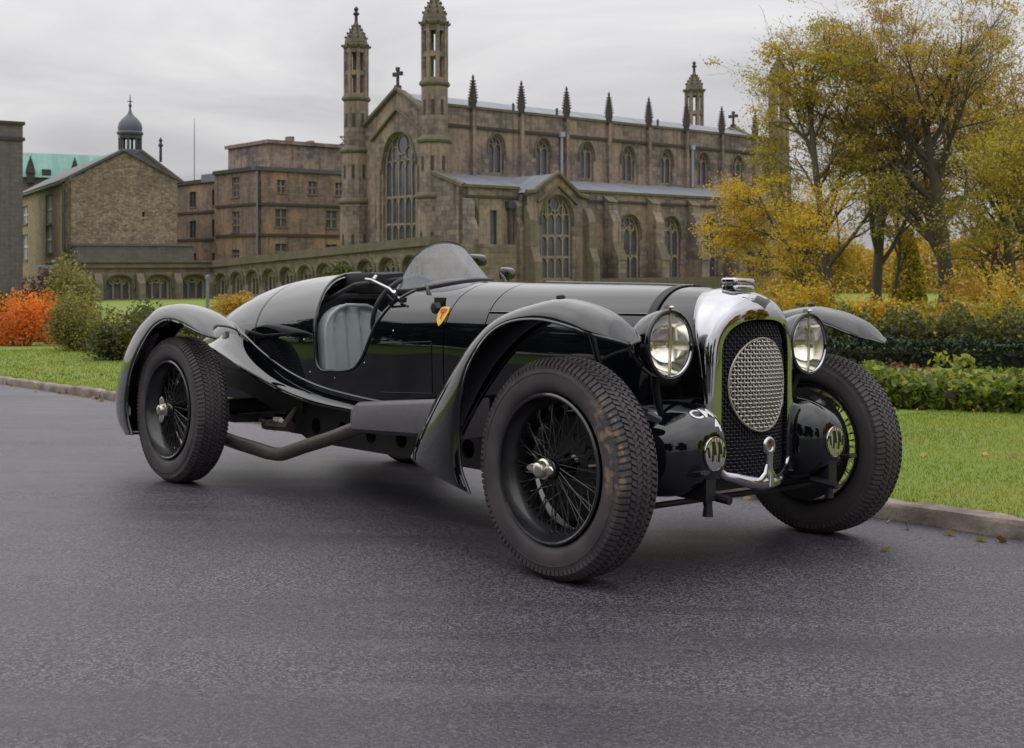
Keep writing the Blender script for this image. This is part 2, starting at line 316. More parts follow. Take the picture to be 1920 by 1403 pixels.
# ------------------------------------------------------------------ mesh helpers
class MB:
    """collects shapes; build() links them as ONE mesh object"""
    def __init__(s): s.v = []; s.f = []
    def add(s, vs, fs):
        b = len(s.v); s.v += [tuple(p) for p in vs]; s.f += [tuple(b+i for i in q) for q in fs]; return s
    def box(s, x0, x1, y0, y1, z0, z1):
        return s.add([(x, y, z) for x in (x0, x1) for y in (y0, y1) for z in (z0, z1)],
                     [(0,1,3,2), (4,6,7,5), (0,4,5,1), (2,3,7,6), (0,2,6,4), (1,5,7,3)])
    def obox(s, c, u, v, w):
        c, u, v, w = map(Vector, (c, u, v, w))
        return s.add([c+a*u+b*v+d*w for a in (-1,1) for b in (-1,1) for d in (-1,1)],
                     [(0,1,3,2), (4,6,7,5), (0,4,5,1), (2,3,7,6), (0,2,6,4), (1,5,7,3)])
    def prism(s, poly, axis, a, b):
        # polygon in the two other axes, extruded from a to b
        def P(p, t):
            return {'x': (t, p[0], p[1]), 'y': (p[0], t, p[1]), 'z': (p[0], p[1], t)}[axis]
        n = len(poly)
        return s.add([P(p, a) for p in poly]+[P(p, b) for p in poly],
                     [tuple(range(n))[::-1], tuple(range(n, 2*n))]+[(i, (i+1) % n, n+(i+1) % n, n+i) for i in range(n)])
    def tube(s, pts, rad, n=8, cap=True, sx=1.0):
        pts = [Vector(p) for p in pts]
        if not hasattr(rad, '__len__'): rad = [rad]*len(pts)
        rings = []; ref = None
        for i, p in enumerate(pts):
            d = (pts[min(i+1, len(pts)-1)]-pts[max(i-1, 0)]).normalized()
            if ref is None: ref = d.orthogonal().normalized() if abs(d.z) > 0.9 else Vector((0, 0, 1))
            a = (ref-d*ref.dot(d)).normalized(); b = d.cross(a); ref = a
            rings.append([p+rad[i]*(math.cos(2*math.pi*k/n)*a+sx*math.sin(2*math.pi*k/n)*b) for k in range(n)])
        return s.rings(rings, cap)
    def rings(s, rings, cap=True, closed=True):
        m, n = len(rings), len(rings[0]); vs = [p for r in rings for p in r]; fs = []
        for i in range(m-1):
            for k in range(n if closed else n-1):
                fs.append((i*n+k, i*n+(k+1) % n, (i+1)*n+(k+1) % n, (i+1)*n+k))
        if cap: fs += [tuple(range(n))[::-1], tuple((m-1)*n+k for k in range(n))]
        return s.add(vs, fs)
    def lathe(s, prof, n=24, axis='z', c=(0, 0, 0), cap=False, ph=0.0):
        rings = []
        for r, h in prof:
            ring = []
            for k in range(n):
                a = 2*math.pi*k/n+ph; p, q = r*math.cos(a), r*math.sin(a)
                ring.append({'z': (c[0]+p, c[1]+q, c[2]+h), 'y': (c[0]+p, c[1]+h, c[2]+q), 'x': (c[0]+h, c[1]+p, c[2]+q)}[axis])
            rings.append(ring)
        return s.rings(rings, cap)
    def build(s, name, mat, parent=None, smooth=False, angle=35, uv=True):
        me = bpy.data.meshes.new(name); me.from_pydata([tuple(p) for p in s.v], [], s.f); me.update()
        return finish(name, me, mat, parent, smooth, angle, uv)
def fix_normals(me):
    bm = bmesh.new(); bm.from_mesh(me); bmesh.ops.recalc_face_normals(bm, faces=bm.faces[:]); bm.to_mesh(me); bm.free()
def box_uv(me):
    if not me.uv_layers: me.uv_layers.new(name='UVMap')
    nl = len(me.loops); co = np.empty(len(me.vertices)*3); me.vertices.foreach_get('co', co); co = co.reshape(-1, 3)
    li = np.empty(nl, dtype=np.int32); me.loops.foreach_get('vertex_index', li)
    nf = len(me.polygons); no = np.empty(nf*3); me.polygons.foreach_get('normal', no); no = no.reshape(-1, 3)
    lt = np.empty(nf, dtype=np.int32); me.polygons.foreach_get('loop_total', lt)
    fi = np.repeat(np.arange(nf), lt); n = no[fi]; p = co[li]
    horiz = np.hypot(n[:, 0], n[:, 1]); t = np.stack([-n[:, 1], n[:, 0]], 1)/np.maximum(horiz, 1e-6)[:, None]
    side = horiz > 0.35
    u = np.where(side, p[:, 0]*t[:, 0]+p[:, 1]*t[:, 1], p[:, 0]); v = np.where(side, p[:, 2], p[:, 1])
    me.uv_layers[0].data.foreach_set('uv', np.stack([u, v], 1).ravel())
def finish(name, me, mat, parent=None, smooth=False, angle=35, uv=True, fix=True):
    if fix: fix_normals(me)
    if uv: box_uv(me)
    if smooth:
        me.shade_smooth(); me.set_sharp_from_angle(angle=R(angle))
    if mat: me.materials.append(MATS[mat])
    o = bpy.data.objects.new(name, me); COL.objects.link(o)
    if parent is not None: o.parent = parent
    return o
def tag(o, label, cat, group=None):
    o['label'] = label; o['category'] = cat
    if group: o['group'] = group
    return o
def struct(o): o['kind'] = 'structure'; return o
def empty(name, loc=(0, 0, 0), rz=0.0):
    o = bpy.data.objects.new(name, None); COL.objects.link(o); o.location = loc; o.rotation_euler = (0, 0, rz)
    o.empty_display_size = 0.3; return o
def link_copy(o, parent, mw=None):
    c = o.copy(); COL.objects.link(c); c.parent = parent
    if mw is not None: c.matrix_local = mw
    return c
def evaluated(o):
    dg = bpy.context.evaluated_depsgraph_get(); me = bpy.data.meshes.new_from_object(o.evaluated_get(dg))
    old = o.data; o.modifiers.clear(); o.data = me; bpy.data.meshes.remove(old); return o
def catmull(pts, n):
    """smooth resample of a list of tuples to n points"""
    P = np.array(pts, float); m = len(P)
    d = np.r_[0, np.cumsum(np.linalg.norm(np.diff(P[:, :2] if P.shape[1] > 1 else P, axis=0), axis=1))]
    T = np.linspace(0, d[-1], n); out = np.empty((n, P.shape[1]))
    tan = np.gradient(P, d, axis=0)
    for i, t in enumerate(T):
        k = min(max(np.searchsorted(d, t, 'right')-1, 0), m-2); h = d[k+1]-d[k]; s = (t-d[k])/h
        out[i] = ((2*s**3-3*s**2+1)*P[k]+(s**3-2*s**2+s)*h*tan[k]+(-2*s**3+3*s**2)*P[k+1]+(s**3-s**2)*h*tan[k+1])
    return out

def catmull_idx(pts, n):
    """the same, stations evenly spaced in index so that several curves stay in step"""
    P = np.array(pts, float); m = len(P); out = np.empty((n, P.shape[1])); tan = np.gradient(P, axis=0)
    for i, t in enumerate(np.linspace(0, m-1, n)):
        k = min(int(t), m-2); s = t-k
        out[i] = ((2*s**3-3*s**2+1)*P[k]+(s**3-2*s**2+s)*tan[k]+(-2*s**3+3*s**2)*P[k+1]+(s**3-s**2)*tan[k+1])
    return out

# ------------------------------------------------------------------ the lie of the land
# the drive falls 2.6 degrees away from the camera and 0.9 degrees to the right; the car's own frame
# (x along the car and the kerb, y towards the lawn, z square to the road) sits on that slope
MC = Matrix(((0.6641176502, 0.7474463626, 0.0164827706, 0.7724481432), (-0.7472902829, 0.6629935698, 0.0446851157, 4.8302766994),
             (0.0224717563, -0.0419935883, 0.9988651354, -0.1732049876), (0, 0, 0, 1)))
def land(x, y):
    """ground height in world coordinates, levelling off with distance"""
    p = 0.0556-0.01652*x-0.04473*y
    if p < -1.0: p = -1.0-0.75*math.tanh((-1.0-p)/0.75)
    if p > 0.5: p = 0.5+0.6*math.tanh((p-0.5)/0.6)
    return p

# ------------------------------------------------------------------ road, kerb, lawns
def kerb_y(x):
    if x > -4: return 1.33
    if x > -40: return 1.33-0.0012*(x+4)**2
    return 1.33-0.0012*36**2-0.0864*(-40-x)
def on_land(x, y, lift=0.0):
    w = MC @ Vector((x, y, 0)); return Vector((w.x, w.y, land(w.x, w.y)+lift))
def sheet(name, xs, ys, fn, mat):
    n = len(ys); vs = [fn(x, y) for x in xs for y in ys]
    fs = [(i*n+j, (i+1)*n+j, (i+1)*n+j+1, i*n+j+1) for i in range(len(xs)-1) for j in range(n-1)]
    me = bpy.data.meshes.new(name); me.from_pydata([tuple(v) for v in vs], [], fs); me.update()
    return struct(finish(name, me, mat, None, True, 60, True, False))
XS = [-260, -180, -120, -80, -60, -45, -34]+[x*1.5 for x in range(-18, 11)]+[20, 28, 40, 60, 90, 140, 200, 260]
sheet('road', XS, [-8.3, -6, -4, -2, -1, 0, 0.5, 1.0], lambda x, y: on_land(x, y if y < 0.9 else kerb_y(x)+0.03, 0.0), 'asphalt')
def lawn_pt(x, y):
    k = kerb_y(x)+0.13
    hump = 0.0
    p = on_land(x, k+y, 0.06+min(y, 3)*0.012)
    r = math.sin(p.x*0.6)*math.cos(p.y*0.5)*0.03*min(1, y/4)
    return p+Vector((0, 0, r+hump))
sheet('lawn', XS, [0, 0.25, 0.6, 1, 1.6, 2.4, 3.4, 5, 7, 9, 12, 15, 19, 24, 30, 38, 48, 60, 80, 110, 150, 210, 300, 420], lawn_pt, 'lawn_soil')
sheet('verge', XS, [-8.3, -9, -12, -18, -28, -45, -80, -150, -300], lambda x, y: on_land(x, y, -0.004 if y > -8.4 else 0.05), 'lawn_soil')

rng = random.Random(5)
kb = MB()
kx = [-24+0.8*i for i in range(44)]
kb.rings([[on_land(x, kerb_y(x)+a, b) for a, b in ((0.04, -0.05), (0.15, -0.05), (0.15, 0.028), (0.04, 0.028))] for x in kx])
kerb = struct(kb.build('kerb', 'soil'))
x = -23.6; i = 0
while x < 9.5:
    L = 0.91+rng.uniform(-0.08, 0.08)
    st = MB(); hh = 0.082+rng.uniform(-0.006, 0.006); dy = rng.uniform(-0.006, 0.006)
    ng = 9; rings = []
    for q in range(ng):
        t = q/(ng-1); xx = x+0.009+t*(L-0.018)
        en = 0.012 if q in (0, ng-1) else 0.0
        k = kerb_y(xx)+dy+rng.uniform(-0.003, 0.003)
        j = lambda: rng.uniform(-0.006, 0.006)
        prof = [(0.0+en, -0.03), (0.006+en+j(), hh-0.03), (0.016+en+j(), hh-0.008-en), (0.034+j(), hh-en+j()), (0.12-en, hh-en+j()), (0.14-en, hh-0.012-en), (0.142-en, -0.03)]
        rings.append([on_land(xx, k+a, b) for a, b in prof])
    st.rings(rings)
    st.build('kerb_stone', 'kerb_sandstone', kerb, True, 50)
    x += L; i += 1

# ------------------------------------------------------------------ the car (x forward from the front axle, y to its left, z up from the road)
car = empty('sports_car'); car.matrix_world = MC
tag(car, 'black open vintage racing car with chrome radiator and wire wheels parked on the drive', 'car')
WB, TR, WR = 3.035, 1.5732, 0.40

# ---- wheels: axle along local y, outboard face towards -y
def make_wheel(name, parent, loc, rz, tyre_mat, wing_rot):
    rm = MB()
    prof = [(0.264, -0.093), (0.270, -0.088), (0.268, -0.076), (0.252, -0.066), (0.246, -0.045), (0.236, -0.030), (0.236, 0.030), (0.246, 0.045),
            (0.250, 0.060), (0.264, 0.064), (0.266, 0.072), (0.262, 0.078), (0.254, 0.074), (0.247, 0.060), (0.226, 0.036), (0.228, -0.028), (0.240, -0.046), (0.252, -0.070), (0.257, -0.090), (0.264, -0.093)]
    rm.lathe(prof, 72, 'y')
    w = rm.build(name, 'black_paint_dull', parent, True, 50)
    w.matrix_local = Matrix.Translation(loc) @ Matrix.Rotation(rz, 4, 'Z')
    ty = MB(); pr = []
    for k in range(41):
        a = -math.pi+2*math.pi*k/40
        ca, sa = math.cos(a), math.sin(a)
        e = 0.72
        pr.append((0.325+0.069*math.copysign(abs(ca)**e, ca), 0.094*math.copysign(abs(sa)**e, sa)))
    ty.lathe(pr, 96, 'y')
    # moulded ribs on the sidewall
    for sgn in (-1, 1):
        for rr, hh in ((0.342, 0.0925),):
            ty.lathe([(rr-0.003, sgn*(hh-0.004)), (rr-0.001, sgn*(hh+0.0025)), (rr+0.001, sgn*(hh+0.0025)), (rr+0.003, sgn*(hh-0.004))], 96, 'y')
    ty.build('tyre', tyre_mat, w, True, 40)
    tr = MB(); NB = 104
    for row, (y0, y1, sk) in enumerate(((-0.0905, -0.062, 0.3), (-0.058, -0.036, -0.6), (-0.033, -0.012, 0.6), (-0.009, 0.009, -0.6), (0.012, 0.033, 0.6), (0.036, 0.058, -0.6), (0.062, 0.0905, 0.3))):
        for k in range(NB):
            a0 = 2*math.pi*(k+0.5*(row % 2))/NB; da = 2*math.pi/NB*0.36
            vs = []
            for (yy, s) in ((y0, -1), (y1, 1)):
                edge = abs(yy) > 0.08
                rb = 0.350 if edge else 0.384; rt = 0.3735 if edge else 0.3990-0.9*yy*yy
                for (an, rad) in ((a0-da+s*sk*da, rb), (a0+da+s*sk*da, rb), (a0+da*0.85+s*sk*da, rt), (a0-da*0.85+s*sk*da, rt)):
                    vs.append((rad*math.cos(an), yy, rad*math.sin(an)))
            tr.add(vs, [(0,1,2,3), (4,7,6,5), (0,4,5,1), (1,5,6,2), (2,6,7,3), (3,7,4,0)])
    t_o = tr.build('tread', tyre_mat, w); t_o['kind'] = 'stuff'
    hb = MB(); hb.lathe([(0.0, -0.085), (0.030, -0.085), (0.036, -0.078), (0.040, -0.05), (0.034, -0.03), (0.034, 0.03), (0.060, 0.045), (0.062, 0.06), (0.0, 0.06)], 28, 'y')
    hb.build('hub', 'black_paint', w, True, 40)
    sp0 = None
    N = 72
    for k in range(N):
        a = 2*math.pi*k/N; layer = k % 4
        y_h, r_h = ((-0.060, 0.040), (-0.045, 0.040), (0.050, 0.060), (0.040, 0.058))[layer]
        off = (0.42, -0.42, 0.62, -0.62)[layer]; y_r = (-0.026, -0.018, -0.008, 0.004)[layer]
        s_ = MB()
        p0 = Vector((r_h*math.cos(off), y_h, r_h*math.sin(off))); p1 = Vector((0.229, y_r, 0))
        if layer not in SPOKE:
            s_.tube([p0, p0.lerp(p1, 0.5), p1], 0.0023, 5); s_.lathe([(0.0, 0.214), (0.005, 0.214), (0.005, 0.231), (0.0, 0.231)], 6, 'x', (0, y_r, 0))
            o = s_.build('spoke', 'black_paint_dull', w, True, 60); SPOKE[layer] = o.data
        else:
            o = bpy.data.objects.new('spoke', SPOKE[layer]); COL.objects.link(o); o.parent = w
        o.rotation_euler = (0, -a, 0)
    nt = MB(); nt.lathe([(0.0, -0.142), (0.014, -0.141), (0.024, -0.135), (0.029, -0.122), (0.030, -0.110), (0.037, -0.106), (0.039, -0.094), (0.036, -0.084), (0.0, -0.084)], 28, 'y')
    for s in (-1, 1):
        c0, s0 = math.cos(wing_rot)*s, math.sin(wing_rot)*s
        pts = [(0.018*c0, -0.112, 0.018*s0), (0.042*c0, -0.113, 0.042*s0), (0.060*c0, -0.117, 0.060*s0), (0.070*c0, -0.120, 0.070*s0)]
        nt.tube(pts, [0.016, 0.017, 0.013, 0.004], 8, True, 0.55)
    nt.build('knock_off_nut', 'nickel', w, True, 35)
    dr = MB(); dr.lathe([(0.05, 0.03), (0.185, 0.035), (0.200, 0.045), (0.204, 0.06), (0.209, 0.062), (0.209, 0.072), (0.205, 0.075), (0.208, 0.097), (0.243, 0.100), (0.246, 0.112), (0.0, 0.122)], 48, 'y')
    dr.build('brake_drum', 'chassis_black', w, True, 35)
    vl = MB(); vl.tube([(0.205, -0.03, 0.03), (0.180, -0.055, 0.027)], 0.004, 6); vl.build('valve', 'nickel', w)
    return w
SPOKE = {}
ST = -0.0236
make_wheel('front_wheel', car, (0, -TR/2, WR-0.003), ST, 'tyre_rubber_clay', 0.0)
make_wheel('front_wheel', car, (0, TR/2, WR-0.003), ST+math.pi, 'tyre_rubber', 0.9)
make_wheel('rear_wheel', car, (-WB, -TR/2, WR-0.003), 0.0, 'tyre_rubber', math.pi/2)
make_wheel('rear_wheel', car, (-WB, TR/2, WR-0.003), math.pi, 'tyre_rubber', 0.3)

# ---- body: sections  x, top, waist height, half width, bottom, bottom half width, exponent
BODY = catmull([
    (0.20, 1.050, 0.740, 0.232, 0.40, 0.225, 2.35), (0.06, 1.066, 0.745, 0.258, 0.42, 0.25, 2.35), (-0.20, 1.079, 0.755, 0.295, 0.44, 0.285, 2.4),
    (-0.55, 1.088, 0.765, 0.335, 0.45, 0.325, 2.45), (-0.95, 1.098, 0.770, 0.382, 0.45, 0.37, 2.5), (-1.20, 1.106, 0.780, 0.420, 0.45, 0.40, 2.5),
    (-1.50, 1.118, 0.790, 0.462, 0.455, 0.45, 2.45), (-1.80, 1.132, 0.800, 0.495, 0.47, 0.485, 2.4), (-2.10, 1.152, 0.805, 0.515, 0.495, 0.51, 2.3),
    (-2.40, 1.164, 0.805, 0.522, 0.55, 0.52, 2.2), (-2.65, 1.156, 0.805, 0.515, 0.62, 0.515, 2.15), (-2.90, 1.134, 0.800, 0.490, 0.695, 0.49, 2.1),
    (-3.15, 1.088, 0.790, 0.450, 0.745, 0.45, 2.1), (-3.40, 1.018, 0.770, 0.398, 0.73, 0.398, 2.1), (-3.70, 0.924, 0.735, 0.318, 0.68, 0.315, 2.1),
    (-4.00, 0.846, 0.700, 0.215, 0.63, 0.205, 2.1), (-4.20, 0.775, 0.665, 0.120, 0.60, 0.11, 2.1), (-4.29, 0.70, 0.645, 0.035, 0.61, 0.03, 2.1)], 150)
BX = BODY[:, 0]
def body_at(x):
    return [float(np.interp(-x, -BX, BODY[:, k])) for k in range(1, 7)]
def body_y(x, z):
    """half width of the body side at height z"""
    zt, zc, hw, zb, hb, ex = body_at(x)
    if z >= zc:
        t = min(1, (z-zc)/(zt-zc)); return hw*(1-t**ex)**(1/ex)
    return hw+(hb-hw)*(zc-z)/max(1e-6, zc-zb)
def body_z(x, y):
    zt, zc, hw, zb, hb, ex = body_at(x)
    t = min(1, abs(y)/hw); return zc+(zt-zc)*(1-t**ex)**(1/ex)
def section(x, lift=0.0, n_arc=40, n_side=6, zlow=None):
    zt, zc, hw, zb, hb, ex = body_at(x)
    if zlow is not None: zb = zlow
    pts = []
    for k in range(n_side): t = k/n_side; pts.append((-(hb+(hw-hb)*t)-lift, zb+(zc-zb)*t))
    for k in range(n_arc+1):
        a = math.pi*k/n_arc; c, s = -math.cos(a), math.sin(a)
        pts.append(((hw+lift)*math.copysign(abs(c)**(2/ex), c), zc+(zt+lift-zc)*s**(2/ex)))
    for k in range(n_side-1, -1, -1): t = k/n_side; pts.append(((hb+(hw-hb)*t)+lift, zb+(zc-zb)*t))
    return [(x, p, q) for p, q in pts]
def body_part(name, x0, x1, n, mat='black_paint', thick=0.012, closed_tail=False, boolean=None):
    mb = MB(); mb.rings([section(x0+(x1-x0)*i/(n-1)) for i in range(n)], cap=False, closed=False)
    me = bpy.data.meshes.new(name); me.from_pydata([tuple(v) for v in mb.v], [], mb.f); me.update(); fix_normals(me)
    # make sure that normals point out
    if sum(p.normal.z for p in me.polygons) < 0: me.flip_normals()
    o = bpy.data.objects.new(name, me); COL.objects.link(o); me.materials.append(MATS[mat])
    m = o.modifiers.new('s', 'SOLIDIFY'); m.thickness = thick; m.offset = -1
    if boolean:
        b = o.modifiers.new('b', 'BOOLEAN'); b.operation = 'DIFFERENCE'; b.object = boolean; b.solver = 'EXACT'
    evaluated(o); o.data.shade_smooth(); o.data.set_sharp_from_angle(angle=R(38)); box_uv(o.data)
    o.parent = car; return o
body_part('nose_panel', 0.20, -0.052, 16)
body_part('bonnet', -0.058, -0.950, 40)
body_part('scuttle_panel', -0.956, -1.185, 14)
cut_pts = [(-1.40, 1.40), (-1.47, 1.12), (-1.53, 1.06), (-1.585, 1.000), (-1.635, 0.910), (-1.685, 0.810), (-1.735, 0.725), (-1.795, 0.672), (-1.86, 0.655), (-1.98, 0.650), (-2.065, 0.650),
           (-2.10, 0.675), (-2.118, 0.74), (-2.128, 0.84), (-2.148, 0.93), (-2.19, 1.01), (-2.25, 1.07), (-2.34, 1.13), (-2.42, 1.17), (-2.46, 1.40)]
cm = MB(); cm.prism(cut_pts, 'y', -0.8, 0.8)
cutter = cm.build('cutter', None)
body = body_part('body_shell', -1.191, -4.285, 96, boolean=cutter)
bpy.data.objects.remove(cutter, do_unlink=True)
# rolled edge round the cockpit opening, near side and far side
for sg in (-1, 1):
    eb = MB(); pts = []
    for (cx, cz) in catmull(cut_pts[1:-1], 60):
        zt = body_at(cx)[0]
        z = min(cz, zt-0.0005); pts.append((cx, sg*(body_y(cx, z)+0.001), z))
    eb.tube(pts, 0.008, 8); eb.build('cockpit_edge', 'black_paint', car, True, 60)
# side flange sweeping up over the rear axle
for sg in (-1, 1):
    for dz, out, rad in ((0.055, 0.009, 0.0),):
        fl = MB(); rings = []
        for x in np.linspace(-1.15, -3.30, 44):
            zb = body_at(x)[3]+dz+0.078*max(0, (-1.62-x)/1.64)**1.3; y = body_y(x, zb); k = min(1, (x+3.32)/0.25, )
            o_ = out*max(0.15, k)
            rings.append([(x, sg*(y-0.012), zb-0.012), (x, sg*(y+o_*0.8), zb-0.010), (x, sg*(y+o_), zb-0.002), (x, sg*(y+o_*0.9), zb+0.006), (x, sg*(y+o_*0.4), zb+0.010), (x, sg*(y-0.012), zb+0.012)])
        fl.rings(rings); fl.build('side_bead', 'black_paint', car, True, 50)
# broad flare between the flange and the body side, widest over the rear axle
for sg in (-1, 1):
    fl = MB(); rings = []
    for x in np.linspace(-1.62, -3.26, 40):
        zb = body_at(x)[3]; k = ((-1.62-x)/1.64)**1.3; w_ = 0.022+0.125*k; h_ = 0.058+0.075*k; yb = body_y(x, zb); yt = body_y(x, zb+h_)
        ring = []
        for q in np.linspace(0, 1, 9):      # concave sweep from the body side out to the lip
            ring.append((x, sg*(yb+w_+(yt-0.002-yb-w_)*math.sin(q*math.pi/2)), zb+h_*(1-math.cos(q*math.pi/2))-0.004))
        ring += [(x, sg*(yb-0.03), zb+h_*0.5), (x, sg*(yb-0.03), zb-0.014), (x, sg*(yb+w_*0.95), zb-0.014)]
        rings.append(ring)
    fl.rings(rings); fl.build('wing_flare', 'black_paint', car, True, 45)
# seam strips along the tail and rivets
sb = MB(); sb.rings([[p for p in section(x, 0.0025, 40, 6)] for x in (-2.745, -2.753)], cap=False, closed=False); sb.build('tail_seam', 'rubber_trim', car, True)
hg = MB(); hg.tube([(x, 0, body_at(x)[0]+0.002) for x in np.linspace(-0.06, -0.95, 16)], 0.006, 8); hg.build('bonnet_hinge', 'black_paint', car, True)
for sg in (-1, 1):
    hg = MB(); hg.tube([(x, sg*(body_y(x, 0.955)+0.002), 0.955) for x in np.linspace(-0.06, -0.95, 16)], 0.005, 6); hg.build('bonnet_rail', 'black_paint', car, True)
def band(name, x0, x1, lift, mat, zlow):
    b = MB(); b.rings([section(x, l, 48, 6, zlow) for x, l in ((x0, 0.001), (x0, lift), (x1, lift), (x1, 0.001))], cap=False, closed=False); return b.build(name, mat, car, True, 50)
band('bonnet_strap', -0.062, -0.098, 0.006, 'rubber_trim', 0.80)
rv = MB(); rv.lathe([(0.0, 0.0035), (0.0025, 0.003), (0.0042, 0.0)], 8, 'y'); rv_me = None
def rivet(x, z, sg=-1, mat='nickel'):
    global rv_me
    if rv_me is None:
        o = rv.build('rivet', mat, car, True); rv_me = o.data
    else:
        o = bpy.data.objects.new('rivet', rv_me); COL.objects.link(o); o.parent = car
    o.location = (x, sg*(body_y(x, z)+0.0005), z); o.rotation_euler = (math.pi if sg < 0 else 0, 0, 0)
for (x, z) in [(-1.95, 0.615), (-2.16, 0.635), (-1.52, 0.86), (-1.72, 0.70), (-2.22, 0.80)]: rivet(x, z)
# side panel outline: raised beading of the access door below the screen
for (xa, za, xb, zb) in [(-1.62, 0.795, -1.26, 0.815), (-1.60, 0.562, -1.26, 0.575), (-1.262, 0.578, -1.262, 0.81)]:
    m = MB(); m.tube([(xa+(xb-xa)*t, -(body_y(xa+(xb-xa)*t, za+(zb-za)*t)+0.0015), za+(zb-za)*t) for t in np.linspace(0, 1, 9)], 0.0025, 6); m.build('panel_bead', 'black_paint', car, True)

# ---- cockpit tub, seats, dash, steering
t = MB(); t.box(-2.36, -1.28, -0.40, 0.40, 0.445, 0.465); t.box(-1.285, -1.27, -0.40, 0.40, 0.40, 1.02); t.box(-2.39, -2.36, -0.43, 0.43, 0.40, 1.02)
t.build('cockpit_floor', 'interior_black', car)
t = MB(); t.box(-1.56, -1.53, -0.40, 0.40, 0.80, 1.02); t.build('dashboard', 'interior_black', car)
def seat(yc):
    s = empty('seat'); s.parent = car; s.location = (-2.10, yc, 0.5)
    # pleated back: rounded top outline, vertical rolls
    def half_w(z):      # outline of the back seen from the front
        if z < 0.30: return 0.175+0.035*min(1, z/0.12)
        t_ = min(1, (z-0.30)/0.19); return 0.21*math.sqrt(max(0, 1-t_**2.4))
    m = MB(); nz, ny = 30, 57; front = []; back = []
    for i in range(nz):
        z = 0.485*i/(nz-1); w = max(half_w(z), 0.004); lean = -0.10*z-0.12*z*z
        fr = []; bk = []
        for j in range(ny):
            u = -1+2*j/(ny-1); y = u*w
            ph = (y/0.088); roll_ = abs(math.cos(math.pi*ph))**0.5*0.024 if w-abs(y) > 0.035 else 0.012*math.sqrt(max(0, (w-abs(y))/0.035))+0.008*(abs(u) < 0.999)
            if z > 0.44 and w-abs(y) > 0.02: roll_ = min(roll_, 0.013)
            cup = 0.05*(u*u)
            fr.append((lean+roll_+cup, y, z)); bk.append((lean-0.05+cup*0.6, y, z))
        front.append(fr); back.append(bk)
    rings = [f+b[::-1] for f, b in zip(front, back)]
    m.rings(rings, True); m.build('seat_back', 'seat_leather', s, True, 55)
    c = MB(); rr = []
    for i in range(12):
        x = 0.0+0.40*i/11; rr.append([(x, -0.20, -0.03), (x, 0.20, -0.03), (x, 0.21, 0.0), (x, 0.17, 0.05+0.02*i/11), (x, 0, 0.04+0.02*i/11), (x, -0.17, 0.05+0.02*i/11), (x, -0.21, 0.0)])
    c.rings(rr); c.build('seat_cushion', 'seat_leather', s, True, 50)
    pp = MB(); pts = []
    for z in np.linspace(0.0, 0.482, 30): pts.append((-0.10*z-0.12*z*z+0.055, -half_w(z), z))
    pts += [(p[0], -p[1], p[2]) for p in pts[::-1]]
    pp.tube(pts, 0.009, 6); pp.build('piping', 'seat_leather', s, True)
seat(-0.265); seat(0.23)
sw = empty('steering_wheel'); sw.parent = car; sw.location = (-1.74, -0.22, 0.94); sw.rotation_euler = (0, R(-68), 0)
m = MB(); m.lathe([(0.20+0.012*math.cos(a), 0.012*math.sin(a)) for a in np.linspace(0, 2*math.pi, 13)], 48, 'z'); m.build('wheel_rim', 'rubber_trim', sw, True, 60)
for k in range(4):
    m = MB(); a = k*math.pi/2+0.6; m.tube([(0.03*math.cos(a), 0.03*math.sin(a), -0.01), (0.195*math.cos(a), 0.195*math.sin(a), 0)], 0.005, 6); m.build('wheel_spoke', 'nickel', sw)
m = MB(); m.tube([(0, 0, 0.01), (0, 0, -0.02), (0, 0, -0.42)], [0.03, 0.02, 0.016], 12); m.build('column', 'black_paint_dull', sw, True)
# headrest block behind the seats
m = MB(); rr = []
for x, k in ((-2.44, 0.80), (-2.42, 0.96), (-2.38, 1.0), (-2.14, 1.0), (-2.10, 0.95), (-2.085, 0.8)):
    rr.append([(x, -0.16*k+0.0, 1.05), (x, -0.19*k, 1.10), (x, -0.17*k, 1.155*(0.965+0.035*k)), (x, 0.0, 1.168*(0.965+0.035*k)), (x, 0.17*k, 1.155*(0.965+0.035*k)), (x, 0.19*k, 1.10), (x, 0.16*k, 1.05)])
m.rings(rr); m.build('headrest', 'interior_black', car, True, 50)
m = MB(); m.tube([(-2.35, -0.36, 0.98), (-2.12, -0.28, 1.09), (-2.08, 0, 1.13)], 0.012, 8); m.build('tonneau_rail', 'rubber_trim', car, True)
# chrome stay from the scuttle to the cockpit rim
m = MB(); m.tube([(-1.565, -0.415, 1.030), (-1.63, -0.408, 1.062), (-1.80, -0.40, 1.108)], 0.0075, 8)
m.tube([(-1.548, -0.44, 1.048), (-1.568, -0.412, 1.020)], 0.010, 8); m.tube([(-1.79, -0.40, 1.105), (-1.845, -0.40, 1.110)], 0.009, 8); m.tube([(-1.795, -0.39, 1.108), (-1.815, -0.36, 1.128)], 0.009, 8)
m.tube([(-1.53, -0.425, 1.020), (-1.60, -0.43, 0.985)], 0.007, 6)
m.build('screen_stay', 'chrome', car, True, 50)
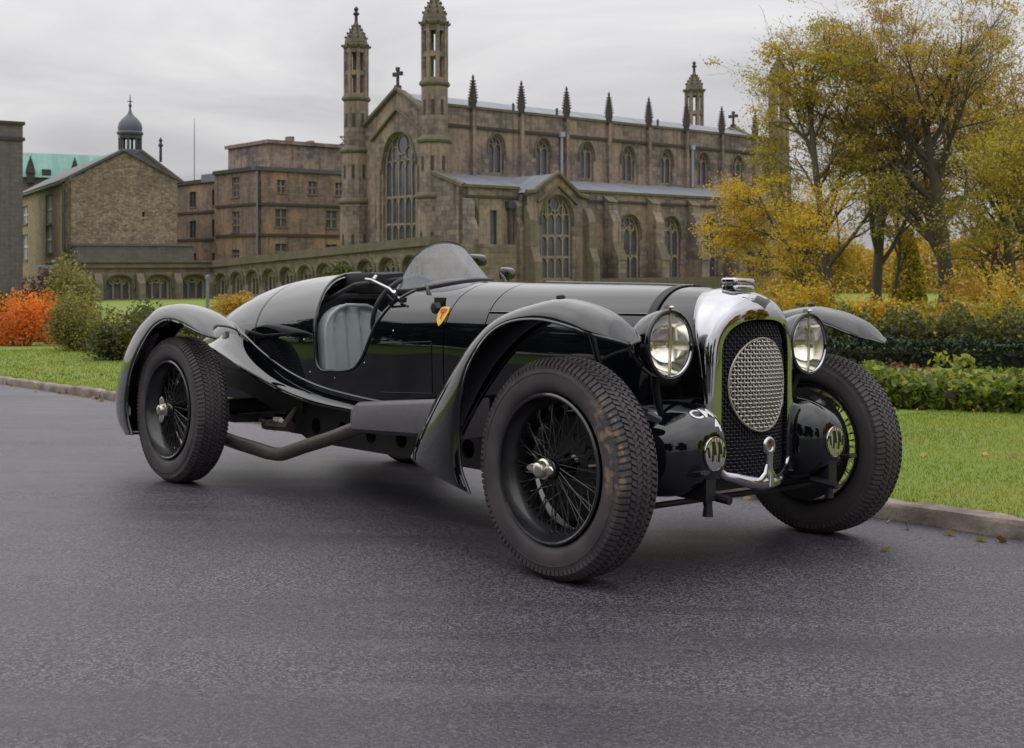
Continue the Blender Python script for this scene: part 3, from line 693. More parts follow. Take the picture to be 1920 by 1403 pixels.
# ---- windscreen: one bent sheet of perspex with a clear centre panel
def screen_pt(th, v):
    xc, yc = -1.69, -0.09
    bx, by = xc+0.345*math.cos(th), yc+0.255*math.sin(th)
    bz = body_z(bx, by)-0.005
    hgt = 0.200*max(0.0, math.cos(th*0.955))**0.66
    tx, ty = bx-0.235*math.cos(th), by-0.05*math.sin(th)
    return Vector((bx+(tx-bx)*v, by+(ty-by)*v, bz+(max(1.318-0.0, bz)-bz)*0+hgt*v*(1.0)+(1.11-bz)*0.85*v*max(0, math.cos(th*0.9))))
m = MB(); rings = []
for i in range(37):
    th = R(-94+188*i/36); rings.append([screen_pt(th, v) for v in np.linspace(0, 1, 10)])
m.rings(rings, cap=False, closed=False)
scr = m.build('windscreen', 'perspex', car, True, 80); md = scr.modifiers.new('s', 'SOLIDIFY'); md.thickness = 0.004
m = MB(); m.tube([screen_pt(R(-94+188*i/36), 1.0) for i in range(37)], 0.0022, 6); m.build('screen_edge', 'rubber_trim', scr, True)
m = MB(); m.tube([screen_pt(R(-94+188*i/36), 0.01)+Vector((0.004, 0, 0.006)) for i in range(37)], 0.009, 6); m.build('screen_seal', 'rubber_trim', scr, True)
# small brackets and the filler in front of the screen
for (x, y) in ((-1.42, -0.33), (-1.36, 0.10)):
    m = MB(); z = body_z(x, y); m.tube([(x, y, z-0.005), (x-0.005, y, z+0.018), (x-0.03, y*0.98, z+0.045)], [0.011, 0.009, 0.005], 8); m.build('screen_bracket', 'black_paint_dull', car, True)
# driving mirrors
def mirror(c, rz, w, h):
    e = empty('mirror'); e.parent = car; e.location = c; e.rotation_euler = (0, 0, rz)
    m = MB(); rr = []
    for x, k in ((0.0, 0.93), (0.004, 1.0), (0.018, 0.98), (0.034, 0.72), (0.040, 0.4)):
        rr.append([(x, w*k*math.copysign(abs(math.cos(a))**0.55, math.cos(a)), h*k*math.copysign(abs(math.sin(a))**0.55, math.sin(a))) for a in np.linspace(0, 2*math.pi, 24, endpoint=False)])
    m.rings(rr); m.build('mirror_case', 'black_paint', e, True, 45)
    m = MB(); rr = [[(-0.001, w*0.88*math.copysign(abs(math.cos(a))**0.55, math.cos(a)), h*0.86*math.copysign(abs(math.sin(a))**0.55, math.sin(a))) for a in np.linspace(0, 2*math.pi, 24, endpoint=False)]]
    m.add(rr[0], [tuple(range(24))]); m.build('mirror_glass', 'chrome', e)
    m = MB(); m.tube([(0.02, 0, -h*0.8), (0.03, 0, -h*1.6), (0.03, 0.0, -0.12)], 0.006, 8); m.build('mirror_stem', 'black_paint', e, True)
mirror((-1.66, 0.155, 1.225), 0.12, 0.075, 0.033); mirror((-1.78, 0.475, 1.168), 0.3, 0.070, 0.036)
# enamel shield on the scuttle side
m = MB(); x0, z0 = -1.225, 0.935
shp = [(-0.026, 0.040), (0.0, 0.044), (0.026, 0.040), (0.030, 0.012), (0.022, -0.020), (0.010, -0.038), (0.0, -0.048), (-0.010, -0.038), (-0.022, -0.020), (-0.030, 0.012)]
def shield(sc, lift):
    return [(x0+a*sc, -(body_y(x0+a*sc, z0+b*sc)+lift), z0+b*sc) for a, b in shp]
m.add(shield(1.0, 0.001)+shield(1.0, 0.005), [tuple(range(10, 20))]+[(i, (i+1) % 10, 10+(i+1) % 10, 10+i) for i in range(10)])
sh = m.build('scuttle_badge', 'yellow_enamel', car)
m = MB(); pl = [(-0.020, 0.034), (0.020, 0.034), (0.017, 0.016), (0.004, 0.018), (0.004, -0.014), (-0.004, -0.014), (-0.004, 0.018), (-0.017, 0.016)]
m.add([(x0+a, -(body_y(x0+a, z0+b)+0.0065), z0+b) for a, b in pl], [(0, 1, 2, 3), (0, 3, 6, 7), (3, 4, 5, 6)]); m.build('badge_device', 'red_enamel', sh)
# fuel filler with its dark hexagonal cap
m = MB(); xx, zz = -1.285, 0.972; yy = -(body_y(xx, zz)); m.lathe([(0.0, -0.022), (0.024, -0.020), (0.030, -0.012), (0.030, 0.004)], 6, 'y', (xx, yy, zz)); m.build('filler_cap', 'chassis_black', car)

# ---- mudguards
def mudguard(name, crest, outer, inner, sg, nst=56, nac=18):
    X = catmull_idx([tuple(a)+tuple(b)+tuple(c) for a, b, c in zip(crest, outer, inner)], nst); C, O, I = X[:, 0:3], X[:, 3:6], X[:, 6:9]
    m = MB(); rings = []
    for i in range(nst):
        c, o, n_ = C[i], O[i], I[i]; ring = []
        for k in range(nac+1):
            u = -1+2*k/nac; e = o if u < 0 else n_; a = abs(u)*math.pi/2
            sy, dz = math.sin(a), 1-math.cos(a)
            # out along y first, then down towards the edge
            ring.append((c[0]+(e[0]-c[0])*dz, sg*(c[1]+(e[1]-c[1])*sy), c[2]+(e[2]-c[2])*dz))
        rings.append(ring)
    m.rings(rings, cap=False, closed=False)
    o = m.build(name, 'black_paint', car, True, 60)
    if sum(p.normal.z*p.area for p in o.data.polygons) < 0: o.data.flip_normals()
    md = o.modifiers.new('s', 'SOLIDIFY'); md.thickness = 0.006; md.offset = -1
    # wired outer edge
    for E in (O, I):
        e = MB(); e.tube([(p[0], sg*p[1], p[2]) for p in E], 0.006, 6); e.build('wired_edge', 'black_paint', o, True, 60)
    return o
f_crest = [(0.324, 0.802, 0.853), (0.280, 0.79, 0.903), (0.238, 0.79, 0.941), (0.168, 0.79, 0.974), (0.100, 0.79, 0.993), (-0.012, 0.79, 1.008), (-0.187, 0.79, 0.978),
           (-0.340, 0.79, 0.925), (-0.500, 0.79, 0.816), (-0.635, 0.79, 0.692), (-0.770, 0.79, 0.543), (-0.872, 0.79, 0.402), (-0.895, 0.79, 0.355)]
f_outer = [(0.322, 0.805, 0.848), (0.305, 0.855, 0.862), (0.270, 0.885, 0.873), (0.215, 0.905, 0.886), (0.130, 0.915, 0.910), (-0.010, 0.92, 0.930), (-0.165, 0.92, 0.918),
           (-0.285, 0.92, 0.866), (-0.385, 0.92, 0.760), (-0.435, 0.92, 0.640), (-0.448, 0.92, 0.500), (-0.430, 0.92, 0.360), (-0.375, 0.92, 0.268)]
f_inner = [(0.322, 0.798, 0.848), (0.305, 0.735, 0.862), (0.270, 0.695, 0.873), (0.200, 0.672, 0.900), (0.110, 0.662, 0.930), (-0.010, 0.66, 0.950), (-0.175, 0.66, 0.930),
           (-0.310, 0.66, 0.876), (-0.460, 0.66, 0.770), (-0.585, 0.655, 0.650), (-0.715, 0.645, 0.505), (-0.815, 0.635, 0.370), (-0.835, 0.63, 0.325)]
r_crest = [(-2.615, 0.80, 0.862), (-2.70, 0.79, 0.905), (-2.79, 0.79, 0.938), (-2.91, 0.79, 0.965), (-3.035, 0.79, 0.977), (-3.17, 0.79, 0.972), (-3.30, 0.79, 0.949), (-3.49, 0.79, 0.864), (-3.66, 0.79, 0.716),
           (-3.755, 0.79, 0.551), (-3.795, 0.79, 0.418), (-3.755, 0.79, 0.291), (-3.62, 0.79, 0.205)]
r_outer = [(-2.52, 0.86, 0.798), (-2.56, 0.90, 0.812), (-2.66, 0.92, 0.838), (-2.80, 0.92, 0.870), (-2.95, 0.92, 0.886), (-3.05, 0.92, 0.872), (-3.16, 0.92, 0.825), (-3.29, 0.92, 0.72), (-3.385, 0.92, 0.60),
           (-3.43, 0.92, 0.48), (-3.435, 0.92, 0.38), (-3.41, 0.92, 0.30), (-3.36, 0.92, 0.235)]
r_inner = [(-2.62, 0.67, 0.815), (-2.69, 0.655, 0.85), (-2.79, 0.65, 0.88), (-2.91, 0.645, 0.90), (-3.035, 0.64, 0.91), (-3.16, 0.64, 0.90), (-3.28, 0.64, 0.87), (-3.45, 0.64, 0.79), (-3.59, 0.64, 0.66),
           (-3.67, 0.64, 0.52), (-3.70, 0.64, 0.41), (-3.67, 0.64, 0.30), (-3.56, 0.64, 0.22)]
for sg in (-1, 1):
    fg = mudguard('front_mudguard', f_crest, f_outer, f_inner, sg)
    mudguard('rear_mudguard', r_crest, r_outer, r_inner, sg)
    # stays under the guards and the strap over the crown
    m = MB(); m.tube([(-0.03, sg*0.655, 0.95), (-0.03, sg*0.56, 0.70), (-0.03, sg*0.52, 0.42)], 0.012, 8); m.build('mudguard_stay', 'black_paint_dull', car, True)
    m = MB(); m.lathe([(0.0, 0.015), (0.012, 0.013), (0.017, 0.008), (0.018, -0.004)], 14, 'z', (-0.03, sg*0.79, 1.008)); m.build('side_lamp', 'chassis_black', car, True)
    m = MB(); m.tube([(-2.60, sg*0.64, 0.83), (-2.64, sg*0.50, 0.80), (-2.66, sg*0.46, 0.72)], 0.014, 8); m.build('mudguard_stay', 'black_paint_dull', car, True); m = MB(); m.tube([(-3.60, sg*0.64, 0.55), (-3.60, sg*0.36, 0.60)], 0.014, 8); m.build('mudguard_stay', 'black_paint_dull', car, True)
    m = MB(); m.obox((-2.53, sg*0.80, 0.815), (0.016, 0, 0.004), (0, 0.012, 0), (0, 0, 0.016)); m.build('guard_bracket', 'nickel', car)

# ---- radiator: shell, black stone guard, silver roundel mesh
rad = empty('radiator'); rad.parent = car
def bow(y): return 0.045*max(0.0, 1-(y/0.215)**2)
def rad_open(u):      # opening outline, u from 0 (bottom left) over the top to 1 (bottom right)
    return outline(u, 0.212, 0.340, 0.795, 0.945, 2.7)
def outline(u, hw, zb, zc, zt, ex):
    side = (zc-zb); arc = hw*2.2; L = 2*side+arc; s = u*L
    if s <= side: return -hw, zb+s
    if s >= side+arc: return hw, zc-(s-side-arc)
    a = math.pi*(s-side)/arc; c, q = -math.cos(a), math.sin(a)
    return hw*math.copysign(abs(c)**(2/ex), c), zc+(zt-zc)*q**(2/ex)
def rear_x(z): return float(np.interp(z, [0.3, 0.45, 0.65, 0.81, 0.98, 1.02, 1.068], [0.240, 0.234, 0.218, 0.188, 0.120, 0.10, 0.078]))
m = MB(); NU = 97; rows = []
for j in range(13):
    v = j/12; row = []
    for i in range(NU):
        u = i/(NU-1); y0, z0 = rad_open(u); y1, z1 = outline(u, 0.268, 0.33, 0.780, 1.066, 2.3)
        xr = rear_x(z1); ang = v*math.pi/2
        # quarter round from the front lip to the rear edge
        a, b = math.sin(ang), 1-math.cos(ang)
        x0 = 0.252+bow(y0); row.append((x0+(xr-x0)*b**1.5, y0+(y1-y0)*a, z0+(z1-z0)*a))
    rows.append(row)
lip = [(x-0.017, y*0.985, z-0.004 if z > 0.7 else z) for (x, y, z) in rows[0]]
m.rings([lip]+rows, cap=False, closed=False)
sh = m.build('radiator_shell', 'chrome', rad, True, 70)
md = sh.modifiers.new('s', 'SOLIDIFY'); md.thickness = 0.004; md.offset = 0
# bottom bar, centre stem and starting handle ring
m = MB()
bar = catmull([(0.240, -0.240, 0.41), (0.250, -0.212, 0.366), (0.278, -0.15, 0.338), (0.304, -0.07, 0.318), (0.312, 0, 0.314), (0.304, 0.07, 0.318), (0.278, 0.15, 0.338), (0.250, 0.212, 0.366), (0.240, 0.240, 0.41)], 33)
m.tube(bar, [0.014+0.012*math.sin(math.pi*i/32) for i in range(33)], 12, True, 0.8); m.build('bottom_bar', 'chrome', rad, True, 60)
m = MB(); m.tube([(0.314, 0, 0.305), (0.318, 0, 0.34), (0.320, 0, 0.38), (0.320, 0, 0.43)], [0.030, 0.021, 0.016, 0.017], 12, True, 0.8)
for s in (-1, 1): m.tube([(0.306, s*0.090, 0.320), (0.313, s*0.048, 0.327), (0.317, s*0.020, 0.350), (0.318, s*0.010, 0.385)], [0.012, 0.016, 0.014, 0.008], 8)
m.lathe([(0.026+0.011*math.cos(a), 0.320+0.010*math.sin(a)) for a in np.linspace(0, 2*math.pi, 13)], 24, 'x', (0, 0, 0.456)); m.build('handle_guide', 'chrome', rad, True, 50)
m = MB(); m.lathe([(0.0, 0.320), (0.019, 0.319), (0.019, 0.306)], 16, 'x', (0, 0, 0.456)); m.build('handle_plug', 'badge_brown', rad, True)
# black woven guard
m = MB(); BK = 0.226
def inside_open(y, z):
    hw, zc, zt, ex = 0.209, 0.795, 0.942, 2.7
    if z < 0.325+0.03*(abs(y)/0.21)**2 or abs(y) > hw: return False
    return z < zc or (abs(y)/hw)**ex+((z-zc)/(zt-zc))**ex < 1
m.add([(0.205, *[a for a in rad_open(i/60)]) for i in range(61)], [tuple(range(61))])
m.build('radiator_core', 'interior_black', rad)
m = MB(); pit = 0.0125
def weave(m, pit, wr, x0, amp, test, yr, zr, ph=0):
    ny, nz = int((yr[1]-yr[0])/pit), int((zr[1]-zr[0])/pit)
    for vert in (0, 1):
        for i in range((ny if vert else nz)+1):
            run = []
            for j in range((nz if vert else ny)*2+1):
                a = (yr[0]+i*pit, zr[0]+j*pit/2) if vert else (yr[0]+j*pit/2, zr[0]+i*pit)
                sgn = math.cos(math.pi*(j/2+i+vert+ph))
                if test(*a): run.append((x0+amp*sgn+bow(a[0]), a[0], a[1]))
                else:
                    if len(run) > 1: m.tube(run, wr, 4, False)
                    run = []
            if len(run) > 1: m.tube(run, wr, 4, False)
weave(m, 0.0135, 0.0025, BK, 0.0025, inside_open, (-0.21, 0.21), (0.325, 0.945))
o = m.build('stone_guard', 'mesh_black', rad, False, uv=False); o['kind'] = 'stuff'
# silver mesh roundel
disc = lambda y, z: (y-0.004)**2+((z-0.690)/1.03)**2 < 0.174**2
m = MB(); weave(m, 0.0158, 0.0037, 0.240, 0.0034, disc, (-0.176, 0.184), (0.508, 0.872))
o = m.build('mesh_roundel', 'mesh_silver', rad, False, uv=False); o['kind'] = 'stuff'
m = MB(); m.tube([(0.240+bow(0.004+0.175*math.cos(a)), 0.004+0.175*math.cos(a), 0.690+0.180*math.sin(a)) for a in np.linspace(0, 2*math.pi, 49)], 0.0045, 6); m.build('roundel_rim', 'mesh_silver', rad, True)
# filler cap on top: two flat bars on a foot
m = MB()
for z0, z1, a, b in ((1.056, 1.079, 0.072, 0.040), (1.083, 1.106, 0.074, 0.042)):
    for q in (0, 1): pass
    rr = []
    for z, k in ((z0, 0.90), (z0+0.005, 1.0), (z1-0.008, 1.0), (z1-0.002, 0.92), (z1, 0.72)):
        rr.append([(0.165+b*k*math.copysign(abs(math.sin(t_))**0.5, math.sin(t_)), a*k*math.copysign(abs(math.cos(t_))**0.5, math.cos(t_)), z) for t_ in np.linspace(0, 2*math.pi, 28, endpoint=False)])
    m.rings(rr)
m.lathe([(0.028, 1.06), (0.028, 1.10)], 16, 'z', (0.165, 0, 0)); m.build('radiator_cap', 'chrome', rad, True, 40)
# winged badge on the shell
bv = BVHTree.FromPolygons([v.co.copy() for v in sh.data.vertices], [tuple(p.vertices) for p in sh.data.polygons])
def on_shell(y, z, lift):
    h = bv.ray_cast(Vector((0.9, y, z)), Vector((-1, 0, 0))); p = h[0] if h[0] else Vector((0.25, y, z)); n = h[1] if h[1] else Vector((1, 0, 0))
    if n.x < 0: n = -n
    return p+n*lift
def badge(name, poly, lift, mat):
    m = MB(); c = (sum(p[0] for p in poly)/len(poly), sum(p[1] for p in poly)/len(poly)); vs = []; fs = []; n = len(poly)
    vs.append(on_shell(*c, lift))
    for k in (0.5, 1.0):
        for p in poly: vs.append(on_shell(c[0]+(p[0]-c[0])*k, c[1]+(p[1]-c[1])*k, lift))
    for p in poly: vs.append(on_shell(p[0], p[1], -0.001))
    for i in range(n):
        j = (i+1) % n; fs += [(0, 1+i, 1+j), (1+i, 1+n+i, 1+n+j, 1+j), (1+n+i, 1+2*n+i, 1+2*n+j, 1+n+j)]
    m.add(vs, fs); return m.build(name, mat, rad, True, 40)
badge('winged_badge', [(-0.085, 1.026), (-0.035, 1.020), (-0.018, 1.028), (0, 1.033), (0.018, 1.028), (0.035, 1.020), (0.085, 1.026), (0.055, 1.010), (0.024, 1.000), (0, 0.984), (-0.024, 1.000), (-0.055, 1.010)], 0.004, 'badge_dark')

# ---- headlamps
def headlamp(sg):
    h = empty('headlamp'); h.parent = car; h.location = (0.192, sg*0.441, 0.843)
    m = MB(); m.lathe([(0.126, 0.0), (0.130, -0.012), (0.128, -0.035), (0.116, -0.08), (0.092, -0.125), (0.055, -0.158), (0.0, -0.170)], 48, 'x'); m.build('lamp_bowl', 'black_paint', h, True, 60)
    m = MB(); m.lathe([(0.126+0.0075*math.cos(a), 0.002+0.010*math.sin(a)) for a in np.linspace(0, 2*math.pi, 13)], 56, 'x'); m.build('lamp_rim', 'black_paint', h, True, 60)
    m = MB(); m.lathe([(0.120, 0.006), (0.1175, 0.011), (0.114, 0.006)], 56, 'x'); m.build('bezel', 'chrome', h, True, 60)
    m = MB(); m.lathe([(0.119, -0.004), (0.108, -0.034), (0.090, -0.062), (0.065, -0.086), (0.035, -0.101), (0.012, -0.105), (0.0, -0.105)], 56, 'x'); m.build('lamp_reflector', 'reflector', h, True, 80)
    m = MB(); m.lathe([(0.0, 0.021), (0.04, 0.019), (0.08, 0.013), (0.105, 0.006), (0.119, 0.0)], 56, 'x'); m.build('lamp_glass', 'lens_glass', h, True, 80)
    m = MB(); m.tube([(0.001, 0, -0.117), (0.004, 0, 0), (0.001, 0, 0.117)], 0.006, 8, True, 1.6); m.build('lamp_bar', 'nickel', h, True)
    m = MB(); m.tube([(-0.10, 0, 0), (-0.075, 0, 0), (-0.06, 0, 0), (-0.03, 0, 0), (-0.005, 0, 0), (0.0, 0, 0)], [0.014, 0.014, 0.017, 0.019, 0.014, 0.003], 12); m.build('lamp_bulb', 'nickel', h, True)
    m = MB(); m.obox((-0.008, 0, 0.137), (0.012, 0, 0), (0, 0.009, 0), (0, 0, 0.009)); m.lathe([(0.0, 0.020), (0.006, 0.016), (0.006, 0.0)], 8, 'x', (0, 0, 0.139)); m.build('rim_catch', 'nickel', h, True)
    m = MB(); m.tube([(-0.06, 0, -0.115), (-0.065, 0, -0.16), (-0.09, -sg*0.06, -0.28), (-0.09, -sg*0.08, -0.40)], [0.024, 0.016, 0.015, 0.018], 10); m.tube([(-0.07, 0, -0.14), (-0.10, -sg*0.14, -0.15), (-0.12, -sg*0.21, -0.13)], 0.013, 8); m.build('lamp_bracket', 'chassis_black', h, True)
for sg in (-1, 1): headlamp(sg)

# ---- front fairings over the dumb irons, each with a fluted spot lamp in its nose
def fairing(sg):
    m = MB(); rr = []
    st = [(-0.30, 0.10, 0.10, -0.41, 0.42), (-0.22, 0.155, 0.135, -0.415, 0.43), (-0.10, 0.180, 0.160, -0.418, 0.44), (0.05, 0.190, 0.170, -0.418, 0.445), (0.15, 0.188, 0.170, -0.416, 0.448), (0.22, 0.176, 0.163, -0.412, 0.45),
          (0.28, 0.152, 0.148, -0.404, 0.452), (0.32, 0.122, 0.126, -0.396, 0.453), (0.345, 0.094, 0.100, -0.389, 0.454), (0.358, 0.072, 0.074, -0.384, 0.454), (0.360, 0.060, 0.062, -0.383, 0.454)]
    for (x, hw, hz, yc, zc) in catmull(st, 34):
        ring = []
        for k in range(40):
            a = 2*math.pi*k/40; c, s = math.cos(a), math.sin(a); e = 0.80
            y = hw*math.copysign(abs(c)**e, c); z = hz*math.copysign(abs(s)**e, s)
            # shoulder rises towards the radiator
            if s > 0: z += s*(0.10*y/0.18*0.45)*min(1, hz/0.16)
            ring.append((x, sg*-(yc+y), zc+z) if False else (x, -sg*(yc+y), zc+z))
        rr.append(ring)
    m.rings(rr); o = m.build('front_fairing', 'black_paint', car, True, 60)
    la = MB(); cx, cy, cz = 0.357, sg*0.383, 0.454
    la.lathe([(0.058, 0.0), (0.062, 0.002), (0.063, 0.006), (0.061, 0.010), (0.058, 0.009)], 36, 'x', (cx, cy, cz)); la.build('spot_rim', 'chrome', o, True, 60)
    # fluted glass: vertical ribs on a shallow dome
    g = MB(); rings = []; nr = 15
    g_v = []; g_f = []; N = 71
    for i in range(N):
        for j in range(N):
            u, v = -1+2*i/(N-1), -1+2*j/(N-1); r_ = math.hypot(u, v)
            g_v.append((cx+0.010+0.005*max(0, 1-r_*r_)+0.0012*abs(math.sin(u*math.pi*3.5+0.3*v)), cy+u*0.0585, cz+v*0.0585))
    for i in range(N-1):
        for j in range(N-1):
            u, v = -1+2*(i+0.5)/(N-1), -1+2*(j+0.5)/(N-1)
            if math.hypot(u, v) < 0.99: g_f.append((i*N+j, (i+1)*N+j, (i+1)*N+j+1, i*N+j+1))
    g.add(g_v, g_f); g.build('spot_glass', 'spot_silver', o, True, 40)
    for q, (yo, za, zb_) in enumerate(((-0.040, -0.012, 0.026), (-0.024, -0.026, 0.040), (-0.008, -0.004, 0.046), (0.010, -0.030, 0.044), (0.026, -0.002, 0.038), (0.042, -0.016, 0.024))):
        k_ = MB(); tilt = 0.006*(q % 2*2-1); rr_ = lambda y_, z_: cx+0.0125+0.005*max(0, 1-(y_*y_+z_*z_)/0.0585**2)
        pts = [(rr_(yo+tilt*f_, za+(zb_-za)*f_)+0.0012, cy+yo+tilt*f_, cz+za+(zb_-za)*f_) for f_ in (0, 0.5, 1)]
        k_.tube(pts, 0.0030, 5); k_.build('spot_flute', 'badge_dark', o)
    b = MB(); b.lathe([(0.058, -0.0), (0.045, -0.004), (0.0, 0.0)], 24, 'x', (cx+0.001, cy, cz)); b.build('spot_reflector', 'spot_silver', o, True, 60)
    return o
fair = {sg: fairing(sg) for sg in (-1, 1)}
# registration painted on the near fairing, wrapped to its surface
fb = fair[-1]; fbv = BVHTree.FromPolygons([v.co.copy() for v in fb.data.vertices], [tuple(p.vertices) for p in fb.data.polygons])
def painted(txt, size, org, right, up, nrm):
    cu = bpy.data.curves.new('letters', 'FONT'); cu.body = txt; cu.size = size; cu.align_x = 'CENTER'; cu.offset = 0.0012; cu.resolution_u = 6
    to = bpy.data.objects.new('letters', cu); COL.objects.link(to)
    dg = bpy.context.evaluated_depsgraph_get(); me = bpy.data.meshes.new_from_object(to.evaluated_get(dg)); bpy.data.objects.remove(to, do_unlink=True)
    bm = bmesh.new(); bm.from_mesh(me); bmesh.ops.triangulate(bm, faces=bm.faces[:])
    for _ in range(3):
        ed = [e for e in bm.edges if e.calc_length() > size*0.12]
        if ed: bmesh.ops.subdivide_edges(bm, edges=ed, cuts=1); bmesh.ops.triangulate(bm, faces=bm.faces[:])
    for v in bm.verts:
        p = org+right*v.co.x+up*v.co.y
        h = fbv.ray_cast(p+nrm*0.3, -nrm)
        v.co = (h[0]+nrm*0.0022) if h[0] else p
    bm.to_mesh(me); bm.free(); me.materials.clear()
    return finish('registration_lettering', me, 'white_letter', fb)
nrm = Vector((0.70, -0.25, 0.66)).normalized(); rt = Vector((0.04, 1, 0.0)); rt = (rt-nrm*rt.dot(nrm)).normalized(); up_ = nrm.cross(rt)
base = Vector((0.300, -0.352, 0.562))
painted('CMU', 0.070, base, rt, up_, nrm); painted('4', 0.070, base-up_*0.058+rt*0.012, rt, up_, nrm)

# ---- exhaust: flat silencer box on the near side, pipe sweeping down and back
m = MB(); rr = []
ex_prof = lambda x, zt, zb, yo, yi: [(x, yi, zb+0.01), (x, yo+0.02, zb), (x, yo, zb+0.018), (x, yo, zt-0.022), (x, yo+0.012, zt-0.006), (x, yo+0.03, zt), (x, yi, zt-0.004)]
for x, zt, zb, yo in ((-1.600, 0.470, 0.385, -0.640), (-1.575, 0.505, 0.383, -0.655), (-1.53, 0.528, 0.385, -0.662), (-1.25, 0.553, 0.398, -0.668), (-0.95, 0.578, 0.410, -0.672), (-0.76, 0.594, 0.42, -0.672)):
    rr.append(ex_prof(x, zt, zb, yo, -0.50))
m.rings(rr); m.build('silencer_box', 'heat_black', car, True, 40)
m = MB(); pp = catmull([(-1.40, -0.60, 0.435), (-1.55, -0.625, 0.405), (-1.72, -0.655, 0.347), (-1.95, -0.66, 0.285), (-2.10, -0.66, 0.243), (-2.18, -0.66, 0.222), (-2.27, -0.66, 0.218), (-2.45, -0.65, 0.224), (-2.70, -0.64, 0.236), (-3.0, -0.60, 0.25)], 36)
m.tube(pp, [0.034]*20+[0.036]*16, 16, True, 0.9); m.build('exhaust_pipe', 'exhaust_metal', car, True, 50)
# ---- chassis
for sg in (-1, 1):
    r_ = MB(); y0, y1 = sg*0.415, sg*0.36
    # side rail with round lightening holes, built as a strip of plates round each hole
    outer_bm = bmesh.new()
    holes = [(-1.00-0.25*k, 0.345, 0.044) for k in range(7)]
    poly = [(0.35, 0.36), (0.1, 0.42), (-0.4, 0.47), (-2.2, 0.49), (-2.6, 0.56), (-3.1, 0.60), (-3.9, 0.58), (-3.9, 0.50), (-3.1, 0.50), (-2.75, 0.42), (-2.3, 0.26), (-0.6, 0.262), (-0.2, 0.30), (0.35, 0.28)]
    loops = [poly]+[[(hx+hr*math.cos(a), hz+hr*math.sin(a)) for a in np.linspace(0, 2*math.pi, 16, endpoint=False)] for hx, hz, hr in holes]
    edges = []
    for lp in loops:
        vs = [outer_bm.verts.new((p[0], y0, p[1])) for p in lp]
        edges += [outer_bm.edges.new((vs[i], vs[(i+1) % len(vs)])) for i in range(len(vs))]
    bmesh.ops.triangle_fill(outer_bm, edges=edges, use_beauty=True, normal=(0, 1, 0))
    g = bmesh.ops.extrude_face_region(outer_bm, geom=outer_bm.faces[:]); bmesh.ops.translate(outer_bm, verts=[v for v in g['geom'] if isinstance(v, bmesh.types.BMVert)], vec=(0, y1-y0, 0))
    me = bpy.data.meshes.new('chassis_rail'); outer_bm.to_mesh(me); outer_bm.free(); finish('chassis_rail', me, 'chassis_black', car)
m = MB(); m.box(-2.6, 0.0, -0.355, 0.355, 0.28, 0.395); m.build('undertray', 'chassis_black', car)
m = MB(); m.box(-1.0, 0.15, -0.22, 0.22, 0.27, 0.85); m.build('engine_block', 'chassis_black', car)
m = MB(); m.tube([(0, -0.70, 0.40), (0, -0.52, 0.40), (0, -0.42, 0.33), (0, 0.42, 0.33), (0, 0.52, 0.40), (0, 0.70, 0.40)], 0.030, 10); m.build('front_axle', 'chassis_black', car, True)
m = MB(); m.tube([(-WB, -0.70, 0.40), (-WB, 0.70, 0.40)], 0.045, 12); m.lathe([(0.05, -0.14), (0.13, -0.08), (0.15, 0), (0.13, 0.08), (0.05, 0.14)], 20, 'y', (-WB, 0, 0.40)); m.build('rear_axle', 'chassis_black', car, True)
for sg in (-1, 1):
    m = MB()
    for k in range(4):
        L = 0.46-0.09*k; m.tube([(-L, sg*0.47, 0.345-0.010*k+0.05*(L/0.46)**2), (0, sg*0.47, 0.315-0.010*k), (L*0.85, sg*0.47, 0.345-0.010*k+0.05*(L/0.46)**2)], 0.010, 6, True, 3.0)
    m.build('leaf_spring', 'chassis_black', car)
    m = MB()
    for k in range(4):
        L = 0.60-0.11*k; m.tube([(-WB-L, sg*0.46, 0.39-0.010*k+0.05*(L/0.6)**2), (-WB, sg*0.46, 0.345-0.010*k), (-WB+L, sg*0.46, 0.36-0.010*k+0.05*(L/0.6)**2)], 0.010, 6, True, 3.0)
    m.build('leaf_spring', 'chassis_black', car)
    # friction damper with its arm
    m = MB(); m.lathe([(0.0, -0.035), (0.058, -0.035), (0.062, -0.028), (0.062, 0.028), (0.058, 0.035), (0.0, 0.035)], 24, 'y', (-0.16, sg*0.57, 0.56)); m.tube([(-0.16, sg*0.57, 0.56), (0.02, sg*0.58, 0.58), (0.10, sg*0.58, 0.545)], 0.018, 6); m.build('friction_damper', 'chassis_black', car, True)
    m = MB(); m.tube([(0.10, sg*0.62, 0.60), (0.18, sg*0.55, 0.585), (0.22, sg*0.50, 0.56)], [0.022, 0.026, 0.012], 6); m.build('damper_arm', 'black_paint_dull', car)
    m = MB(); m.tube([(0.33, sg*0.385, 0.30), (0.335, sg*0.385, 0.26), (0.335, sg*0.385, 0.225)], [0.020, 0.016, 0.02], 10); m.tube([(0.28, sg*0.34, 0.295), (0.40, sg*0.34, 0.285)], 0.016, 8); m.build('spring_shackle', 'chassis_black', car, True)
    m = MB(); m.obox((0.09, sg*0.585, 0.255), (0.03, 0, 0), (0, 0.02, 0), (0, 0, 0.045)); m.build('steering_knuckle', 'chassis_black', car)
m = MB(); m.tube([(0.14, -0.62, 0.245), (0.14, 0.62, 0.245)], 0.012, 8); m.build('track_rod', 'chassis_black', car, True)
m = MB(); m.box(-4.0, -3.0, -0.30, 0.30, 0.42, 0.70); m.build('fuel_tank', 'chassis_black', car)
m = MB(); m.tube([(-2.62, -0.50, 0.33), (-2.45, -0.50, 0.33), (-2.36, -0.50, 0.34)], [0.028, 0.022, 0.03], 8); m.tube([(-2.42, -0.49, 0.34), (-2.36, -0.47, 0.44)], [0.03, 0.008], 8); m.build('shock_link', 'exhaust_metal', car, True)
